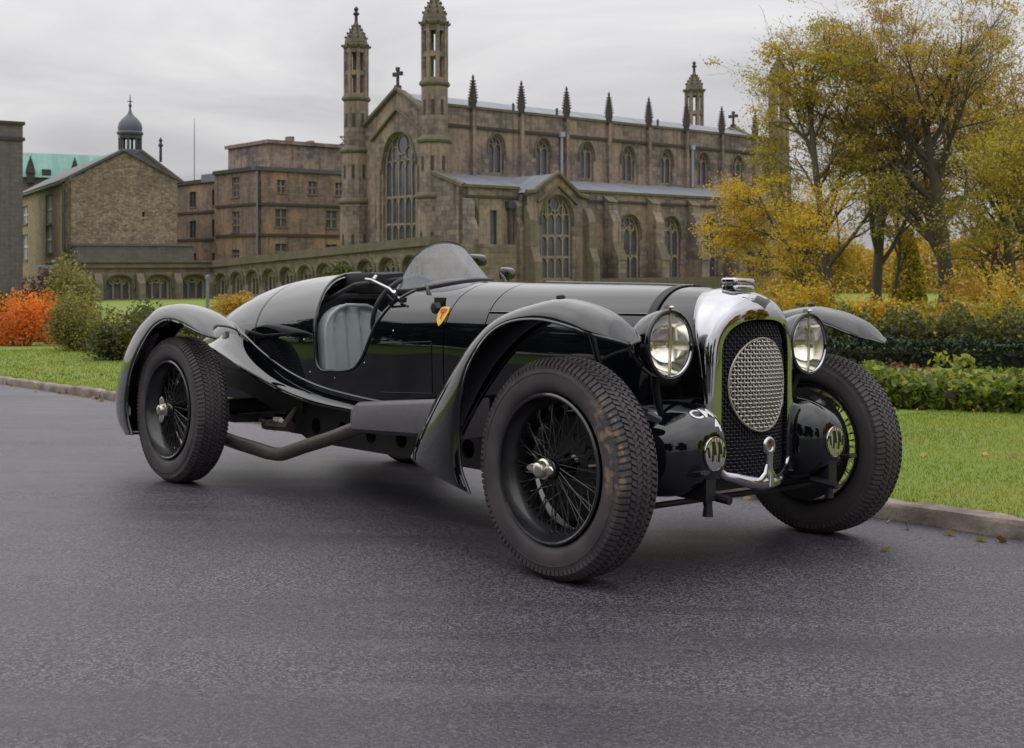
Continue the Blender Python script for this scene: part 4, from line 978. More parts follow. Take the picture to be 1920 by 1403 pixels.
for (x, y, z) in ((-2.60, -0.53, 0.355), (-2.50, -0.53, 0.36)):
    m = MB(); m.lathe([(0.0, -0.02), (0.010, -0.018), (0.012, 0.0)], 8, 'y', (x, y, z)); m.build('link_bolt', 'nickel', car, True)

# ------------------------------------------------------------------ building helpers
def wall(name, mat, parent, axis, pos, depth, poly, holes=()):
    """flat wall with real openings. axis 'y': plane y=pos, polygon in (x,z); axis 'x': plane x=pos, polygon in (y,z). depth: signed thickness behind the face"""
    P = (lambda a, b, t: (a, t, b)) if axis == 'y' else (lambda a, b, t: (t, a, b))
    bm = bmesh.new(); edges = []
    for lp in [poly]+list(holes):
        vs = [bm.verts.new(P(p[0], p[1], pos)) for p in lp]
        edges += [bm.edges.new((vs[i], vs[(i+1) % len(vs)])) for i in range(len(vs))]
    bmesh.ops.triangle_fill(bm, edges=edges, use_beauty=True, normal=P(0, 0, 1) if axis == 'x' else (0, 1, 0))
    g = bmesh.ops.extrude_face_region(bm, geom=bm.faces[:])
    bmesh.ops.translate(bm, verts=[v for v in g['geom'] if isinstance(v, bmesh.types.BMVert)], vec=P(0, 0, depth))
    me = bpy.data.meshes.new(name); bm.to_mesh(me); bm.free()
    return finish(name, me, mat, parent)
def arch(c, w, z0, zs, zt, n=9):
    """pointed arch outline, anticlockwise from bottom left: centre, half width, sill, springing, apex"""
    pts = [(c-w, z0), (c+w, z0)]
    for k in range(n+1):
        t = k/n; pts.append((c+w*math.cos(t*math.pi/2)**0.85 if t < 1 else c, zs+(zt-zs)*math.sin(t*math.pi/2)**1.15))
    for k in range(n-1, -1, -1):
        t = k/n; pts.append((c-w*math.cos(t*math.pi/2)**0.85, zs+(zt-zs)*math.sin(t*math.pi/2)**1.15))
    return pts
def rect(c, w, z0, z1): return [(c-w, z0), (c+w, z0), (c+w, z1), (c-w, z1)]
def strip_along(pts, r, axis, pos, n=6, sx=1.0, closed=False):
    P = (lambda a, b: (a, pos, b)) if axis == 'y' else (lambda a, b: (pos, a, b))
    q = [P(*p) for p in pts]
    if closed: q.append(q[0])
    m = MB(); m.tube(q, r, n, True, sx); return m
def gothic_window(parent, axis, pos, inw, c, w, z0, zs, zt, lights=3, transoms=(), glass_mat='window_glass', bar=0.09, hood=True, tr_mat='stone_tracery', trace=True):
    """pane with stone tracery, recessed; hood mould proud of the wall. inw: sign of the inward direction"""
    P = (lambda a, b, t: (a, t, b)) if axis == 'y' else (lambda a, b, t: (t, a, b))
    a = arch(c, w*1.01, z0-0.02, zs, zt+0.01); m = MB()
    m.add([P(p[0], p[1], pos+inw*0.42) for p in a], [tuple(range(len(a)))])
    win = m.build('window', glass_mat, parent)
    def top_at(x):  # arch height at x
        q = min(1, abs(x-c)/w); cs = q**(1/0.85); return zs+(zt-zs)*max(0, 1-cs*cs)**(1.15/2)
    t = MB(); pl = pos+inw*0.30
    if axis == 'y': bx = lambda x0, x1, zz0, zz1: t.box(x0, x1, min(pl, pl+inw*0.13), max(pl, pl+inw*0.13), zz0, zz1)
    else: bx = lambda x0, x1, zz0, zz1: t.box(min(pl, pl+inw*0.13), max(pl, pl+inw*0.13), x0, x1, zz0, zz1)
    lw = 2*w/lights
    for k in range(1, lights):
        x = c-w+k*lw; bx(x-bar/2, x+bar/2, z0, (top_at(x) if abs(x-c) > 0.4*w else zs+(zt-zs)*0.45))
    for zz in transoms: bx(c-w, c+w, zz-bar*0.7, zz+bar*0.7)
    bx(c-w, c+w, z0-0.02, z0+bar)
    if trace:
        for k in range(lights):     # cusped heads of the lights
            xc = c-w+(k+0.5)*lw; hs = zs-0.25*lw
            zt_k = min(hs+lw*0.85, top_at(xc)-0.05)
            t.tube([P(p[0], p[1], pl+inw*0.05) for p in arch(xc, lw/2, hs, hs+0.02, zt_k, 5)[2:]], bar*0.55, 5)
            if transoms:
                for zz in transoms:
                    t.tube([P(p[0], p[1], pl+inw*0.05) for p in arch(xc, lw/2, zz-lw*0.9, zz-lw*0.85, zz-0.05, 4)[2:]], bar*0.42, 4)
        zc_ = zs+(zt-zs)*0.52   # eyelets in the head
        for (dx, dz, rr) in ((0, 0.14, 0.30), (-0.42, -0.12, 0.22), (0.42, -0.12, 0.22)):
            if lights < 3 and dx: continue
            t.tube([P(c+dx*w+rr*w*math.cos(q), zc_+dz*(zt-zs)+rr*w*math.sin(q)*1.15, pl+inw*0.05) for q in np.linspace(0, 2*math.pi, 13)], bar*0.5, 5)
        ins = [p for p in arch(c, w-0.03, z0, zs, zt-0.05)]
        t.tube([P(p[0], p[1], pl+inw*0.03) for p in ins[1:]+ins[:1]], bar*0.8, 5)
    o = t.build('tracery', tr_mat, win)
    if hood:
        h = MB(); ha = arch(c, w+0.14, z0, zs, zt+0.16)[2:]
        ha = [(ha[0][0], zs-0.35)]+ha+[(ha[-1][0], zs-0.35)]
        h.tube([P(p[0], p[1], pos-inw*0.06) for p in ha], 0.10, 6); h.build('hood_mould', 'stone_mossy', win)
    return win
def sash(parent, axis, pos, inw, c, w, z0, z1, nx=2, nz=2, mat='stone_tracery', frame=0.10, glass_mat='window_glass'):
    P = (lambda a, b, t: (a, t, b)) if axis == 'y' else (lambda a, b, t: (t, a, b))
    m = MB(); r = rect(c, w*1.01, z0-0.01, z1+0.01); m.add([P(p[0], p[1], pos+inw*0.24) for p in r], [(0, 1, 2, 3)])
    win = m.build('window', glass_mat, parent)
    t = MB(); lo, hi = sorted((pos+inw*0.14, pos+inw*0.23))
    bx = (lambda x0, x1, a, b: t.box(x0, x1, lo, hi, a, b)) if axis == 'y' else (lambda x0, x1, a, b: t.box(lo, hi, x0, x1, a, b))
    for k in range(1, nx): x = c-w+2*w*k/nx; bx(x-frame/2, x+frame/2, z0, z1)
    for k in range(1, nz): z = z0+(z1-z0)*k/nz; bx(c-w, c+w, z-frame/2.4, z+frame/2.4)
    bx(c-w, c-w+frame*0.7, z0, z1); bx(c+w-frame*0.7, c+w, z0, z1)
    t.build('window_bars', mat, win)
    s = MB(); lo2, hi2 = sorted((pos-inw*0.10, pos+inw*0.16))
    (s.box(c-w-0.1, c+w+0.1, lo2, hi2, z0-0.16, z0) if axis == 'y' else s.box(lo2, hi2, c-w-0.1, c+w+0.1, z0-0.16, z0)); s.build('window_sill', 'stone_trim', win)
    return win
def pinnacle(parent, x, y, z0, z1, zt, w=0.42, mat='stone_dark'):
    m = MB(); m.box(x-w, x+w, y-w, y+w, z0, z1); m.box(x-w*1.25, x+w*1.25, y-w*1.25, y+w*1.25, z1-0.05, z1+0.18)
    n = 8; ring = []
    for k in range(n+1):
        t = k/n; r = w*0.95*(1-t)**0.9+0.05; z = z1+0.18+(zt-0.35-z1-0.18)*t
        ring.append([(x+a*r, y+b*r, z) for a, b in ((-1, -1), (1, -1), (1, 1), (-1, 1))])
    m.rings(ring)
    for k in range(1, n):       # crockets up the edges
        t = k/n; r = w*0.95*(1-t)**0.9+0.05; z = z1+0.18+(zt-0.35-z1-0.18)*t
        for a, b in ((-1, -1), (1, -1), (1, 1), (-1, 1)): m.obox((x+a*(r+0.02), y+b*(r+0.02), z), (0.075, 0, 0), (0, 0.075, 0), (0.0, 0, 0.06))
    m.lathe([(0.05, zt-0.45), (0.12, zt-0.33), (0.13, zt-0.24), (0.05, zt-0.14), (0.08, zt-0.07), (0.0, zt)], 8, 'z', (x, y, 0))
    return m.build('pinnacle', mat, parent)
def cross(parent, x, y, z0, z1, axis='y', mat='stone_dark'):
    m = MB(); h = z1-z0; m.box(x-0.10, x+0.10, y-0.10, y+0.10, z0, z1-h*0.08); m.box(x-0.24, x+0.24, y-0.24, y+0.24, z0-0.05, z0+h*0.14)
    L = h*0.26; zc = z1-h*0.32
    if axis == 'y': m.box(x-0.095, x+0.095, y-L, y+L, zc-0.11, zc+0.11)
    else: m.box(x-L, x+L, y-0.095, y+0.095, zc-0.11, zc+0.11)
    for s in (-1, 1):
        c = (x, y+s*L, zc) if axis == 'y' else (x+s*L, y, zc); m.obox(c, (0.14, 0, 0), (0, 0.14, 0), (0, 0, 0.17))
    m.obox((x, y, z1-0.14), (0.14, 0, 0), (0, 0.14, 0), (0, 0, 0.14)); return m.build('gable_cross', mat, parent)
def turret(parent, x, y, base, stages, lant, dome, top, r_top=1.05):
    """octagonal turret: stages [(z0,z1,r)], open lantern (z0,z1), ogee cap"""
    e = empty('turret'); e.parent = parent; e.location = (x, y, 0); ph = math.pi/8
    m = MB()
    for z0, z1, r in stages: m.lathe([(r, z0), (r, z1)], 8, 'z', (0, 0, 0), True, ph)
    m.build('shaft', 'stone_chapel', e)
    for z0, z1, r in stages:
        b = MB(); b.lathe([(r, z1-0.34), (r+0.17, z1-0.22), (r+0.21, z1-0.06), (r+0.08, z1+0.16), (r-0.25, z1+0.30)], 8, 'z', (0, 0, 0), False, ph); b.build('string_band', 'stone_mossy', e)
    for z0, z1, r in stages:     # narrow blind slits on the two faces towards the drive
        for a in (-math.pi/2, -math.pi/2-math.pi/4, math.pi):
            if z1-z0 < 3: continue
            s_ = MB(); d = r*math.cos(math.pi/8)+0.012; c, s = math.cos(a), math.sin(a); zc = z0+(z1-z0)*0.58
            s_.obox((d*c, d*s, zc), (0.02*c, 0.02*s, 0), (-0.13*s, 0.13*c, 0), (0, 0, 0.62)); s_.build('slit', 'stone_dark', e)
    L = MB(); z0, z1 = lant; r = r_top
    for k in range(8):
        a = ph+k*math.pi/4; c, s = math.cos(a), math.sin(a)
        L.obox((r*0.93*c, r*0.93*s, (z0+z1)/2), (0.15*c, 0.15*s, 0), (-0.15*s, 0.15*c, 0), (0, 0, (z1-z0)/2))
    L.build('lantern_piers', 'stone_chapel', e)
    rg = MB(); zm = z0+(z1-z0)*0.50
    for za, zb in ((z0, z0+0.55), (zm-0.22, zm+0.22), (z1-0.55, z1)):
        rg = MB(); rg.lathe([(r*0.80, za), (r*1.02, za), (r*1.02, zb), (r*0.80, zb), (r*0.80, za)], 8, 'z', (0, 0, 0), False, ph); rg.build('lantern_ring', 'stone_chapel', e)
    z0, z1 = dome; h = z1-z0
    d = MB(); d.lathe([(r*1.0, z0-0.25), (r*1.2, z0-0.05), (r*1.24, z0+0.15), (r*1.02, z0+0.24), (r*1.0, z0+h*0.20), (r*0.90, z0+h*0.36), (r*0.72, z0+h*0.52), (r*0.50, z0+h*0.67), (r*0.32, z0+h*0.80), (r*0.20, z0+h*0.91), (r*0.15, z1)], 8, 'z', (0, 0, 0), True, ph)
    d.build('ogee_cap', 'stone_mossy', e)
    k_ = MB()
    for k in range(8):
        a = ph+k*math.pi/4; c, s = math.cos(a), math.sin(a)
        for rr, zz in ((1.25, z0+0.08), (0.95, z0+h*0.36), (0.76, z0+h*0.52), (0.54, z0+h*0.67), (0.36, z0+h*0.80)):
            k_.obox((r*rr*c, r*rr*s, zz), (0.07*c, 0.07*s, 0.02), (-0.06*s, 0.06*c, 0), (0, 0, 0.09))
    q = k_.build('crockets', 'stone_dark', e); q['kind'] = 'stuff'
    f = MB(); f.lathe([(0.16, z1-0.1), (0.14, z1+(top-z1)*0.35), (0.30, z1+(top-z1)*0.45), (0.30, z1+(top-z1)*0.52), (0.12, z1+(top-z1)*0.62), (0.24, z1+(top-z1)*0.80), (0.10, z1+(top-z1)*0.92), (0.0, top)], 8, 'z', (0, 0, 0), True); f.build('finial', 'stone_dark', e)
    return e

# ------------------------------------------------------------------ chapel (local x along the nave, local y across the west front)
GZ = -2.2
ch = empty('chapel', (-6.48, 100.0, 0), R(40)); tag(ch, 'long dark stone chapel with twin west turrets, pinnacles and tall traceried windows', 'chapel')
W, LN = 12.1, 46.3
stg = [(GZ, 6.55, 1.50), (6.4, 11.2, 1.34), (11.0, 15.95, 1.14)]
turret(ch, 0, 0, GZ, stg, (15.8, 20.8), (20.85, 23.5), 25.0)
turret(ch, 0, W, GZ, stg, (15.8, 20.6), (20.6, 23.0), 24.4)
turret(ch, LN, 0, GZ, stg, (15.8, 20.8), (20.85, 23.1), 24.4)
turret(ch, LN, W, GZ, stg, (15.8, 20.8), (20.85, 23.1), 24.4)
# west front with the great window
wc, ww = 5.66, 2.50
wall('west_wall', 'stone_chapel', ch, 'x', 0.3, 0.8, [(0.8, GZ), (11.3, GZ), (11.3, 13.3), (wc+0.2, 16.1), (0.8, 13.3)], [arch(wc, ww, 2.0, 9.3, 12.25)])
gothic_window(ch, 'x', 0.3, 1, wc, ww, 2.0, 9.3, 12.25, 5, (4.3, 6.7), bar=0.13)
m = MB(); m.tube([(0.2, 0.9, 13.35), (0.2, wc+0.2, 16.2), (0.2, 11.2, 13.35)], 0.26, 6); m.build('gable_coping', 'stone_mossy', ch)
m = MB(); m.tube([(0.16, 1.7, 11.9), (0.16, wc+0.2, 14.4), (0.16, 9.9, 11.9)], 0.16, 6); m.build('gable_string', 'stone_mossy', ch)
cross(ch, 0.3, wc+0.2, 16.2, 18.05, 'y')
for s, yy in ((-1, 2.75), (1, 8.6)):     # pale nook shafts beside the great window
    m = MB(); m.tube([(0.18, yy, GZ), (0.18, yy, 9.3)], 0.16, 6); m.build('nook_shaft', 'stone_tracery', ch)
# nave side wall with its clerestory
pin = [4.6+5.5*k for k in range(8)]; win = [7.32+5.5*k for k in range(7)]
wall('nave_wall', 'stone_chapel', ch, 'y', 0.8, 0.7, [(0.6, GZ), (LN-0.6, GZ), (LN-0.6, 14.3), (0.6, 14.3)], [arch(c, 0.86, 8.75, 10.9, 12.15) for c in win])
for c in win: gothic_window(ch, 'y', 0.8, 1, c, 0.86, 8.75, 10.9, 12.15, 2, (), bar=0.15)
m = MB(); m.box(0.6, LN-0.6, 0.62, 0.86, 12.55, 12.80); m.build('nave_string', 'stone_dark', ch)
m = MB(); m.box(0.6, LN-0.6, 0.66, 1.30, 14.28, 14.50); m.build('parapet_coping', 'stone_mossy', ch)
for x in pin:
    m = MB(); m.box(x-0.17, x+0.17, 0.42, 0.81, 7.0, 14.2); m.build('pilaster', 'stone_chapel', ch)
    pinnacle(ch, x, 0.66, 14.0, 14.8, 17.25, 0.21)
m = MB(); m.prism([(0.9, 14.0), (W-0.9, 14.0), (W/2, 15.9)], 'x', 1.0, LN-0.5); m.build('nave_roof', 'lead', ch)
for x in (6.2, 11.3, 16.7, 30.6): m_ = MB(); m_.tube([(x, 3.2, 14.9), (x, 3.2, 15.55)], 0.13, 6); m_.build('roof_vent', 'iron_rail', ch)
wall('nave_back_wall', 'stone_chapel', ch, 'y', W-0.8, -0.7, [(0.6, GZ), (LN-0.6, GZ), (LN-0.6, 14.3), (0.6, 14.3)])
wall('east_wall', 'stone_chapel', ch, 'x', LN-0.3, -0.8, [(0.8, GZ), (11.3, GZ), (11.3, 13.3), (W/2, 16.1), (0.8, 13.3)])
m = MB(); m.tube([(LN-0.3, 0.9, 13.35), (LN-0.3, W/2, 16.2), (LN-0.3, 11.2, 13.35)], 0.26, 6); m.build('gable_coping', 'stone_mossy', ch)
cross(ch, LN-0.3, W/2, 16.2, 17.9, 'y')
for x, z0, z1 in ((14.9, 9.0, 12.6), (32.9, 8.6, 12.5)): m = MB(); m.tube([(x, 0.55, z0), (x, 0.55, z1)], 0.13, 6); m.box(x-0.26, x+0.26, 0.36, 0.78, z1-0.1, z1+0.35); m.build('downpipe', 'pipe_pale', ch)
# south aisle
ay = -5.0; awin = [18.05, 23.50, 28.90, 34.4, 39.9]; abut = [15.3, 20.85, 26.3, 31.7, 37.1, 42.5]
wall('aisle_wall', 'stone_chapel', ch, 'y', ay, 0.6, [(11.6, GZ), (44, GZ), (44, 7.1), (11.6, 7.1)], [arch(c, 1.42, -0.62, 3.4, 5.15) for c in awin])
for c in awin: gothic_window(ch, 'y', ay, 1, c, 1.42, -0.62, 3.4, 5.15, 3, (1.55,), bar=0.17)
m = MB(); m.box(11.6, 44, ay-0.16, ay+0.02, 6.25, 6.45); m.build('aisle_string', 'stone_dark', ch)
m = MB(); m.box(11.6, 44.1, ay-0.16, ay+0.7, 7.06, 7.26); m.build('aisle_coping', 'stone_mossy', ch)
m = MB(); m.prism([(ay+0.5, 6.9), (0.78, 6.9), (0.78, 8.55), (ay+0.5, 7.15)], 'x', -0.35, 43.6); m.build('aisle_roof', 'lead', ch)
for x in abut:
    m = MB(); m.prism([(ay+0.03, GZ), (ay-1.9, GZ), (ay-1.9, 1.2), (ay-1.25, 2.6), (ay-1.25, 4.6), (ay-0.75, 5.6), (ay-0.75, 6.35), (ay+0.03, 6.35)], 'x', x-0.52, x+0.52); m.build('buttress', 'stone_chapel', ch)
    m = MB(); m.prism([(ay-0.85, 6.3), (ay+0.02, 6.9), (ay+0.02, 6.33)], 'x', x-0.56, x+0.56); m.build('buttress_weathering', 'stone_mossy', ch); m = MB()
    m.prism([(ay-1.98, 1.15), (ay-1.24, 2.75), (ay-1.24, 2.55)], 'x', x-0.56, x+0.56); m.build('buttress_weathering', 'stone_mossy', ch)
wall('aisle_end_wall', 'stone_chapel', ch, 'x', 44.0, -0.5, [(ay, GZ), (0.8, GZ), (0.8, 8.5), (ay, 7.1)])
# west bay of the aisle
wall('aisle_west_bay', 'stone_chapel', ch, 'y', ay, 0.6, [(-0.8, GZ), (5.0, GZ), (5.0, 7.05), (-0.8, 7.05)], [arch(-0.05+0.15, 0.42, 1.2, 4.4, 5.6), rect(2.3, 0.36, 2.2, 5.2)])
gothic_window(ch, 'y', ay, 1, 0.10, 0.42, 1.2, 4.4, 5.6, 2, (), bar=0.12); sash(ch, 'y', ay, 1, 2.3, 0.36, 2.2, 5.2, 1, 1, 'stone_dark')
wall('aisle_west_wall', 'stone_chapel', ch, 'x', -0.8, 0.5, [(ay, GZ), (0.6, GZ), (0.6, 8.6), (ay, 7.05)])
m = MB(); m.tube([(-0.75, ay, 7.12), (-0.75, 0.4, 8.75)], 0.26, 6); m.build('raking_coping', 'stone_mossy', ch)
m = MB(); m.box(-0.85, 5.0, ay-0.2, ay+0.6, 7.02, 7.24); m.build('aisle_coping', 'stone_mossy', ch)
m = MB(); m.box(-0.8, 5.0, ay-0.14, ay+0.02, 6.2, 6.38); m.build('aisle_string', 'stone_dark', ch)
m = MB(); m.box(-0.9, 5.2, ay-0.30, ay+0.1, 0.9, 1.15); m.build('plinth_ledge', 'stone_mossy', ch)
m = MB(); m.tube([(3.85, ay-0.22, GZ), (3.85, ay-0.22, 5.4)], 0.14, 6); m.box(3.5, 4.2, ay-0.5, ay-0.02, 5.4, 6.0); m.build('downpipe', 'pipe_paint', ch)
for x in (-0.45, 4.75):
    m = MB(); m.prism([(ay+0.03, GZ), (ay-1.0, GZ), (ay-1.0, 3.6), (ay-0.5, 4.6), (ay-0.5, 5.6), (ay+0.03, 6.2)], 'x', x-0.42, x+0.42); m.build('buttress', 'stone_chapel', ch)
# gabled chapel standing forward of the aisle
gy, gc = -6.2, 8.25
wall('side_chapel_front', 'stone_chapel', ch, 'y', gy, 0.7, [(4.9, GZ), (11.7, GZ), (11.7, 6.4), (10.9, 6.5), (gc, 8.3), (5.5, 6.7), (4.9, 6.6)], [arch(gc, 1.72, -0.5, 4.5, 6.55)])
gothic_window(ch, 'y', gy, 1, gc, 1.72, -0.5, 4.5, 6.55, 4, (1.4, 3.2), bar=0.14)
m = MB(); m.tube([(4.8, gy-0.05, 6.75), (5.6, gy-0.05, 6.85), (gc, gy-0.05, 8.5), (10.9, gy-0.05, 6.65), (11.8, gy-0.05, 6.5)], 0.24, 6); m.build('gable_coping', 'stone_mossy', ch)
m = MB(); m.tube([(6.0, gy-0.1, 6.0), (gc, gy-0.1, 7.45), (10.5, gy-0.1, 5.9)], 0.13, 6); m.build('gable_string', 'stone_mossy', ch)
m = MB(); m.box(4.9, 5.5, gy+0.02, ay, GZ, 6.6); m.build('side_chapel_flank', 'stone_chapel', ch); m = MB(); m.box(11.1, 11.7, gy+0.02, ay, GZ, 6.4); m.build('side_chapel_flank', 'stone_chapel', ch)
m = MB(); m.prism([(5.2, 6.75), (gc, 8.42), (11.4, 6.55)], 'y', gy+0.4, 0.7); m.build('side_chapel_roof', 'lead', ch)
for x in (5.0, 11.6):
    m = MB(); m.prism([(gy+0.03, GZ), (gy-1.3, GZ), (gy-1.3, 1.0), (gy-0.8, 2.2), (gy-0.8, 4.4), (gy-0.2, 5.6), (gy+0.03, 5.6)], 'x', x-0.4, x+0.4); m.build('buttress', 'stone_trim', ch)
m = MB(); m.box(12.2, 44, ay-2.3, ay-1.9, GZ, -0.45); m.build('plinth_wall', 'stone_mossy', ch)

# ------------------------------------------------------------------ college range behind the cloister
cg = empty('college_range', (-26.8, 125.0, 0), R(40)); tag(cg, 'three storey brown stone college range between the gabled house and the chapel', 'building')
cols = [3.0, 6.8, 10.2, 13.0]
wn_f = []
for c in cols: wn_f += [('t', c, 0.55, 8.35, 9.7)]
for c in (3.0, 9.2, 12.4): wn_f += [('m', c, 0.75, 4.75, 6.6)]
for c in (3.0, 9.2, 12.4): wn_f += [('l', c, 0.75, 1.2, 2.9)]
wall('front_wall', 'stone_college', cg, 'y', 0.0, 0.6, [(0, GZ), (22, GZ), (22, 10.7), (0, 10.7)], [rect(c, w, a, b) for _, c, w, a, b in wn_f])
for _, c, w, a, b in wn_f: sash(cg, 'y', 0.0, 1, c, w, a, b, 2, 2, 'stone_tracery', 0.14)
ws = [('t', 4.6, 0.85, 8.0, 10.1), ('m', 4.6, 0.85, 4.2, 6.4), ('l', 4.6, 0.85, 0.9, 2.3)]
wall('side_wall', 'stone_college', cg, 'x', 0.003, 0.6, [(0, GZ), (9.2, GZ), (9.2, 10.7), (0, 10.7)], [rect(c, w, a, b) for _, c, w, a, b in ws])
for _, c, w, a, b in ws: sash(cg, 'x', 0.003, 1, c, w, a, b, 2, 3, 'stone_tracery', 0.14)
ww_ = []
for c in (11.5, 15.5, 21.5, 27, 32): ww_ += [(c, 0.9, 7.6, 9.4), (c, 0.9, 3.9, 5.9), (c, 0.9, 0.6, 2.0)]
wall('wing_wall', 'stone_college', cg, 'x', 3.0, 0.6, [(9.2, GZ), (36, GZ), (36, 10.4), (9.2, 10.4)], [rect(c, w, a, b) for c, w, a, b in ww_])
for c, w, a, b in ww_: sash(cg, 'x', 3.0, 1, c, w, a, b, 2, 2, 'stone_dark', 0.12)
m = MB(); m.box(0.0, 3.0, 9.2, 9.6, GZ, 10.68); m.build('return_wall', 'stone_college', cg)
for z in (6.95, 3.70):
    m = MB(); m.box(-0.14, 22, -0.14, 0.0, z, z+0.26); m.build('string_course', 'stone_dark', cg)
    m = MB(); m.box(-0.14, 0.0, 0.0, 9.2, z, z+0.26); m.build('string_course', 'stone_dark', cg)
    m = MB(); m.box(2.86, 3.0, 9.6, 36, z-0.2, z+0.06); m.build('string_course', 'stone_dark', cg)
m = MB(); m.box(-0.25, 22, -0.25, 0.6, 10.6, 11.0); m.build('cornice', 'slate', cg)
m = MB(); m.box(-0.25, 0.6, 0.6, 9.6, 10.6, 11.0); m.build('cornice', 'stone_dark', cg)
m = MB(); m.box(2.75, 3.6, 9.6, 36, 10.3, 10.75); m.build('cornice', 'stone_dark', cg)
m = MB(); m.box(0.5, 22, 0.5, 14, 10.0, 10.9); m.box(3.5, 12, 9.6, 36, 10.0, 10.7); m.build('flat_roof', 'lead', cg)
m = MB(); m.box(2.6, 22, 2.0, 11.5, 10.8, 14.0); m.box(2.3, 22, 1.7, 11.8, 13.75, 14.12); m.box(6.8, 7.4, 5, 6, 14, 15.0); m.box(9.5, 10.0, 5, 6, 14, 14.7); m.build('attic_storey', 'stone_chapel', cg)
m = MB(); m.tube([(0.0, -0.22, GZ), (0.0, -0.22, 10.5)], 0.10, 6); m.build('downpipe', 'pole_grey', cg)
rl = MB()
for k in range(12):
    x = 11.4+k*0.95
    rl.tube([(x, 1.75, 14.1), (x+0.95, 1.75, 14.95)], 0.06, 4); rl.tube([(x+0.95, 1.75, 14.1), (x, 1.75, 14.95)], 0.06, 4)
rl.tube([(11.3, 1.75, 15.0), (23, 1.75, 15.0)], 0.08, 4); rl.tube([(11.3, 1.75, 14.15), (23, 1.75, 14.15)], 0.08, 4)
q = rl.build('lattice_railing', 'iron_rail', cg); q['kind'] = 'stuff'
mast = MB(); mast.lathe([(0.09, -2.2), (0.07, 10.0), (0.05, 17.3), (0.03, 19.0)], 6, 'z', (-39.9, 150.0, 0), True); mast.lathe([(0.3, -2.2), (0.3, -1.9)], 8, 'z', (-39.9, 150.0, 0), True)
tag(mast.build('aerial_mast', 'pole_grey'), 'thin aerial mast rising behind the college range', 'mast')

# ------------------------------------------------------------------ gabled rubble house
gh = empty('gabled_house', (-35.6, 95.0, 0), R(30)); tag(gh, 'plain rubble stone house with steep windowless gable beside the cloister', 'house')
wall('gable_wall', 'rubble_stone', gh, 'y', 0.0, 0.5, [(0, GZ), (8.9, GZ), (8.9, 8.0), (4.55, 9.95), (0, 7.4)], [rect(6.15, 0.10, 4.7, 5.1)])
hs = [(4.4, 0.55, 5.6, 7.0), (4.4, 0.55, 2.6, 5.0), (17.5, 0.6, 5.2, 6.6), (17.5, 0.6, 2.0, 4.2), (4.6, 0.55, -0.6, 1.2)]
hs = [(7.6, 1.7, 4.25, 6.7), (7.6, 1.7, 1.75, 4.05), (7.6, 1.6, -1.1, 0.9), (21.5, 1.8, 4.6, 6.3), (21.5, 1.8, 1.2, 3.6)]
wall('side_wall', 'rubble_render', gh, 'x', 0.003, 0.5, [(0, GZ), (26, GZ), (26, 7.4), (0, 7.4)], [rect(c, w, a, b) for c, w, a, b in hs])
for c, w, a, b in hs: sash(gh, 'x', 0.003, 1, c, w, a, b, 2, 2, 'sash_white', 0.16, 'blind_white' if b > 2 else 'window_glass')
m = MB()
for (xa, za, xb, zb) in ((-0.35, 7.28, 4.55, 10.0), (8.8, 7.85, 4.55, 10.0)):
    d = Vector((xb-xa, 0, zb-za)).normalized(); n_ = Vector((-d.z, 0, d.x)) if xb > xa else Vector((d.z, 0, -d.x))
    if n_.z < 0: n_ = -n_
    a, b = Vector((xa, 0, za)), Vector((xb, 0, zb)); vs = []
    for y in (-0.25, 26.3):
        for p in (a, b, b+n_*0.2, a+n_*0.2): vs.append((p.x, y, p.z))
    m.add(vs, [(0,1,2,3), (7,6,5,4), (0,4,5,1), (1,5,6,2), (2,6,7,3), (3,7,4,0)])
m.build('roof', 'slate', gh)
m = MB(); m.tube([(-0.10, -0.15, 7.2), (-0.10, -0.15, 1.3), (0.4, -0.2, 0.6), (1.6, -0.25, 0.0), (1.7, -0.25, GZ)], 0.11, 6); m.build('downpipe', 'pipe_paint', gh)
m = MB(); m.tube([(-0.30, -0.2, 7.30), (-0.30, 26, 7.30)], 0.12, 6); m.build('gutter', 'pipe_paint', gh)
m = MB(); m.box(0.0, 8.5, 25.4, 26, GZ, 7.4); m.box(8.0, 8.5, 0.5, 26, GZ, 7.9); m.build('rear_wall', 'rubble_stone', gh)
m = MB(); m.box(0.5, 9.6, -2.6, -0.02, GZ, 2.25); m.box(0.4, 9.7, -2.7, -0.02, 2.25, 2.42); m.build('lean_to', 'stone_grey', gh)

# ------------------------------------------------------------------ grey tower block at the left edge
tw = empty('grey_tower', (-42.75, 92.0, 0), R(35)); tag(tw, 'flat topped grey stone tower block next to the gabled house', 'tower')
tws = [(-3.0, 0.45, 7.4, 9.4), (-3.0, 0.45, 2.4, 4.2), (-3.0, 0.45, -0.8, 0.9)]
wall('front_wall', 'stone_grey', tw, 'y', 0.0, 0.5, [(-9, GZ), (4.8, GZ), (4.8, 11.9), (-9, 11.9)], [rect(c+4.8, w, a, b) for c, w, a, b in tws])
for c, w, a, b in tws: sash(tw, 'y', 0.0, 1, c+4.8, w, a, b, 1, 2, 'sash_white', 0.1)
m = MB(); m.box(-9, 4.8, 0.52, 12, GZ, 11.7); m.build('side_wall', 'stone_grey', tw)
m = MB(); m.box(-9.1, 4.95, -0.15, 12.1, 10.6, 10.85); m.build('string_course', 'stone_dark', tw)
m = MB(); m.box(-9.1, 4.95, -0.15, 12.1, 11.85, 12.1); m.build('parapet', 'stone_dark', tw)

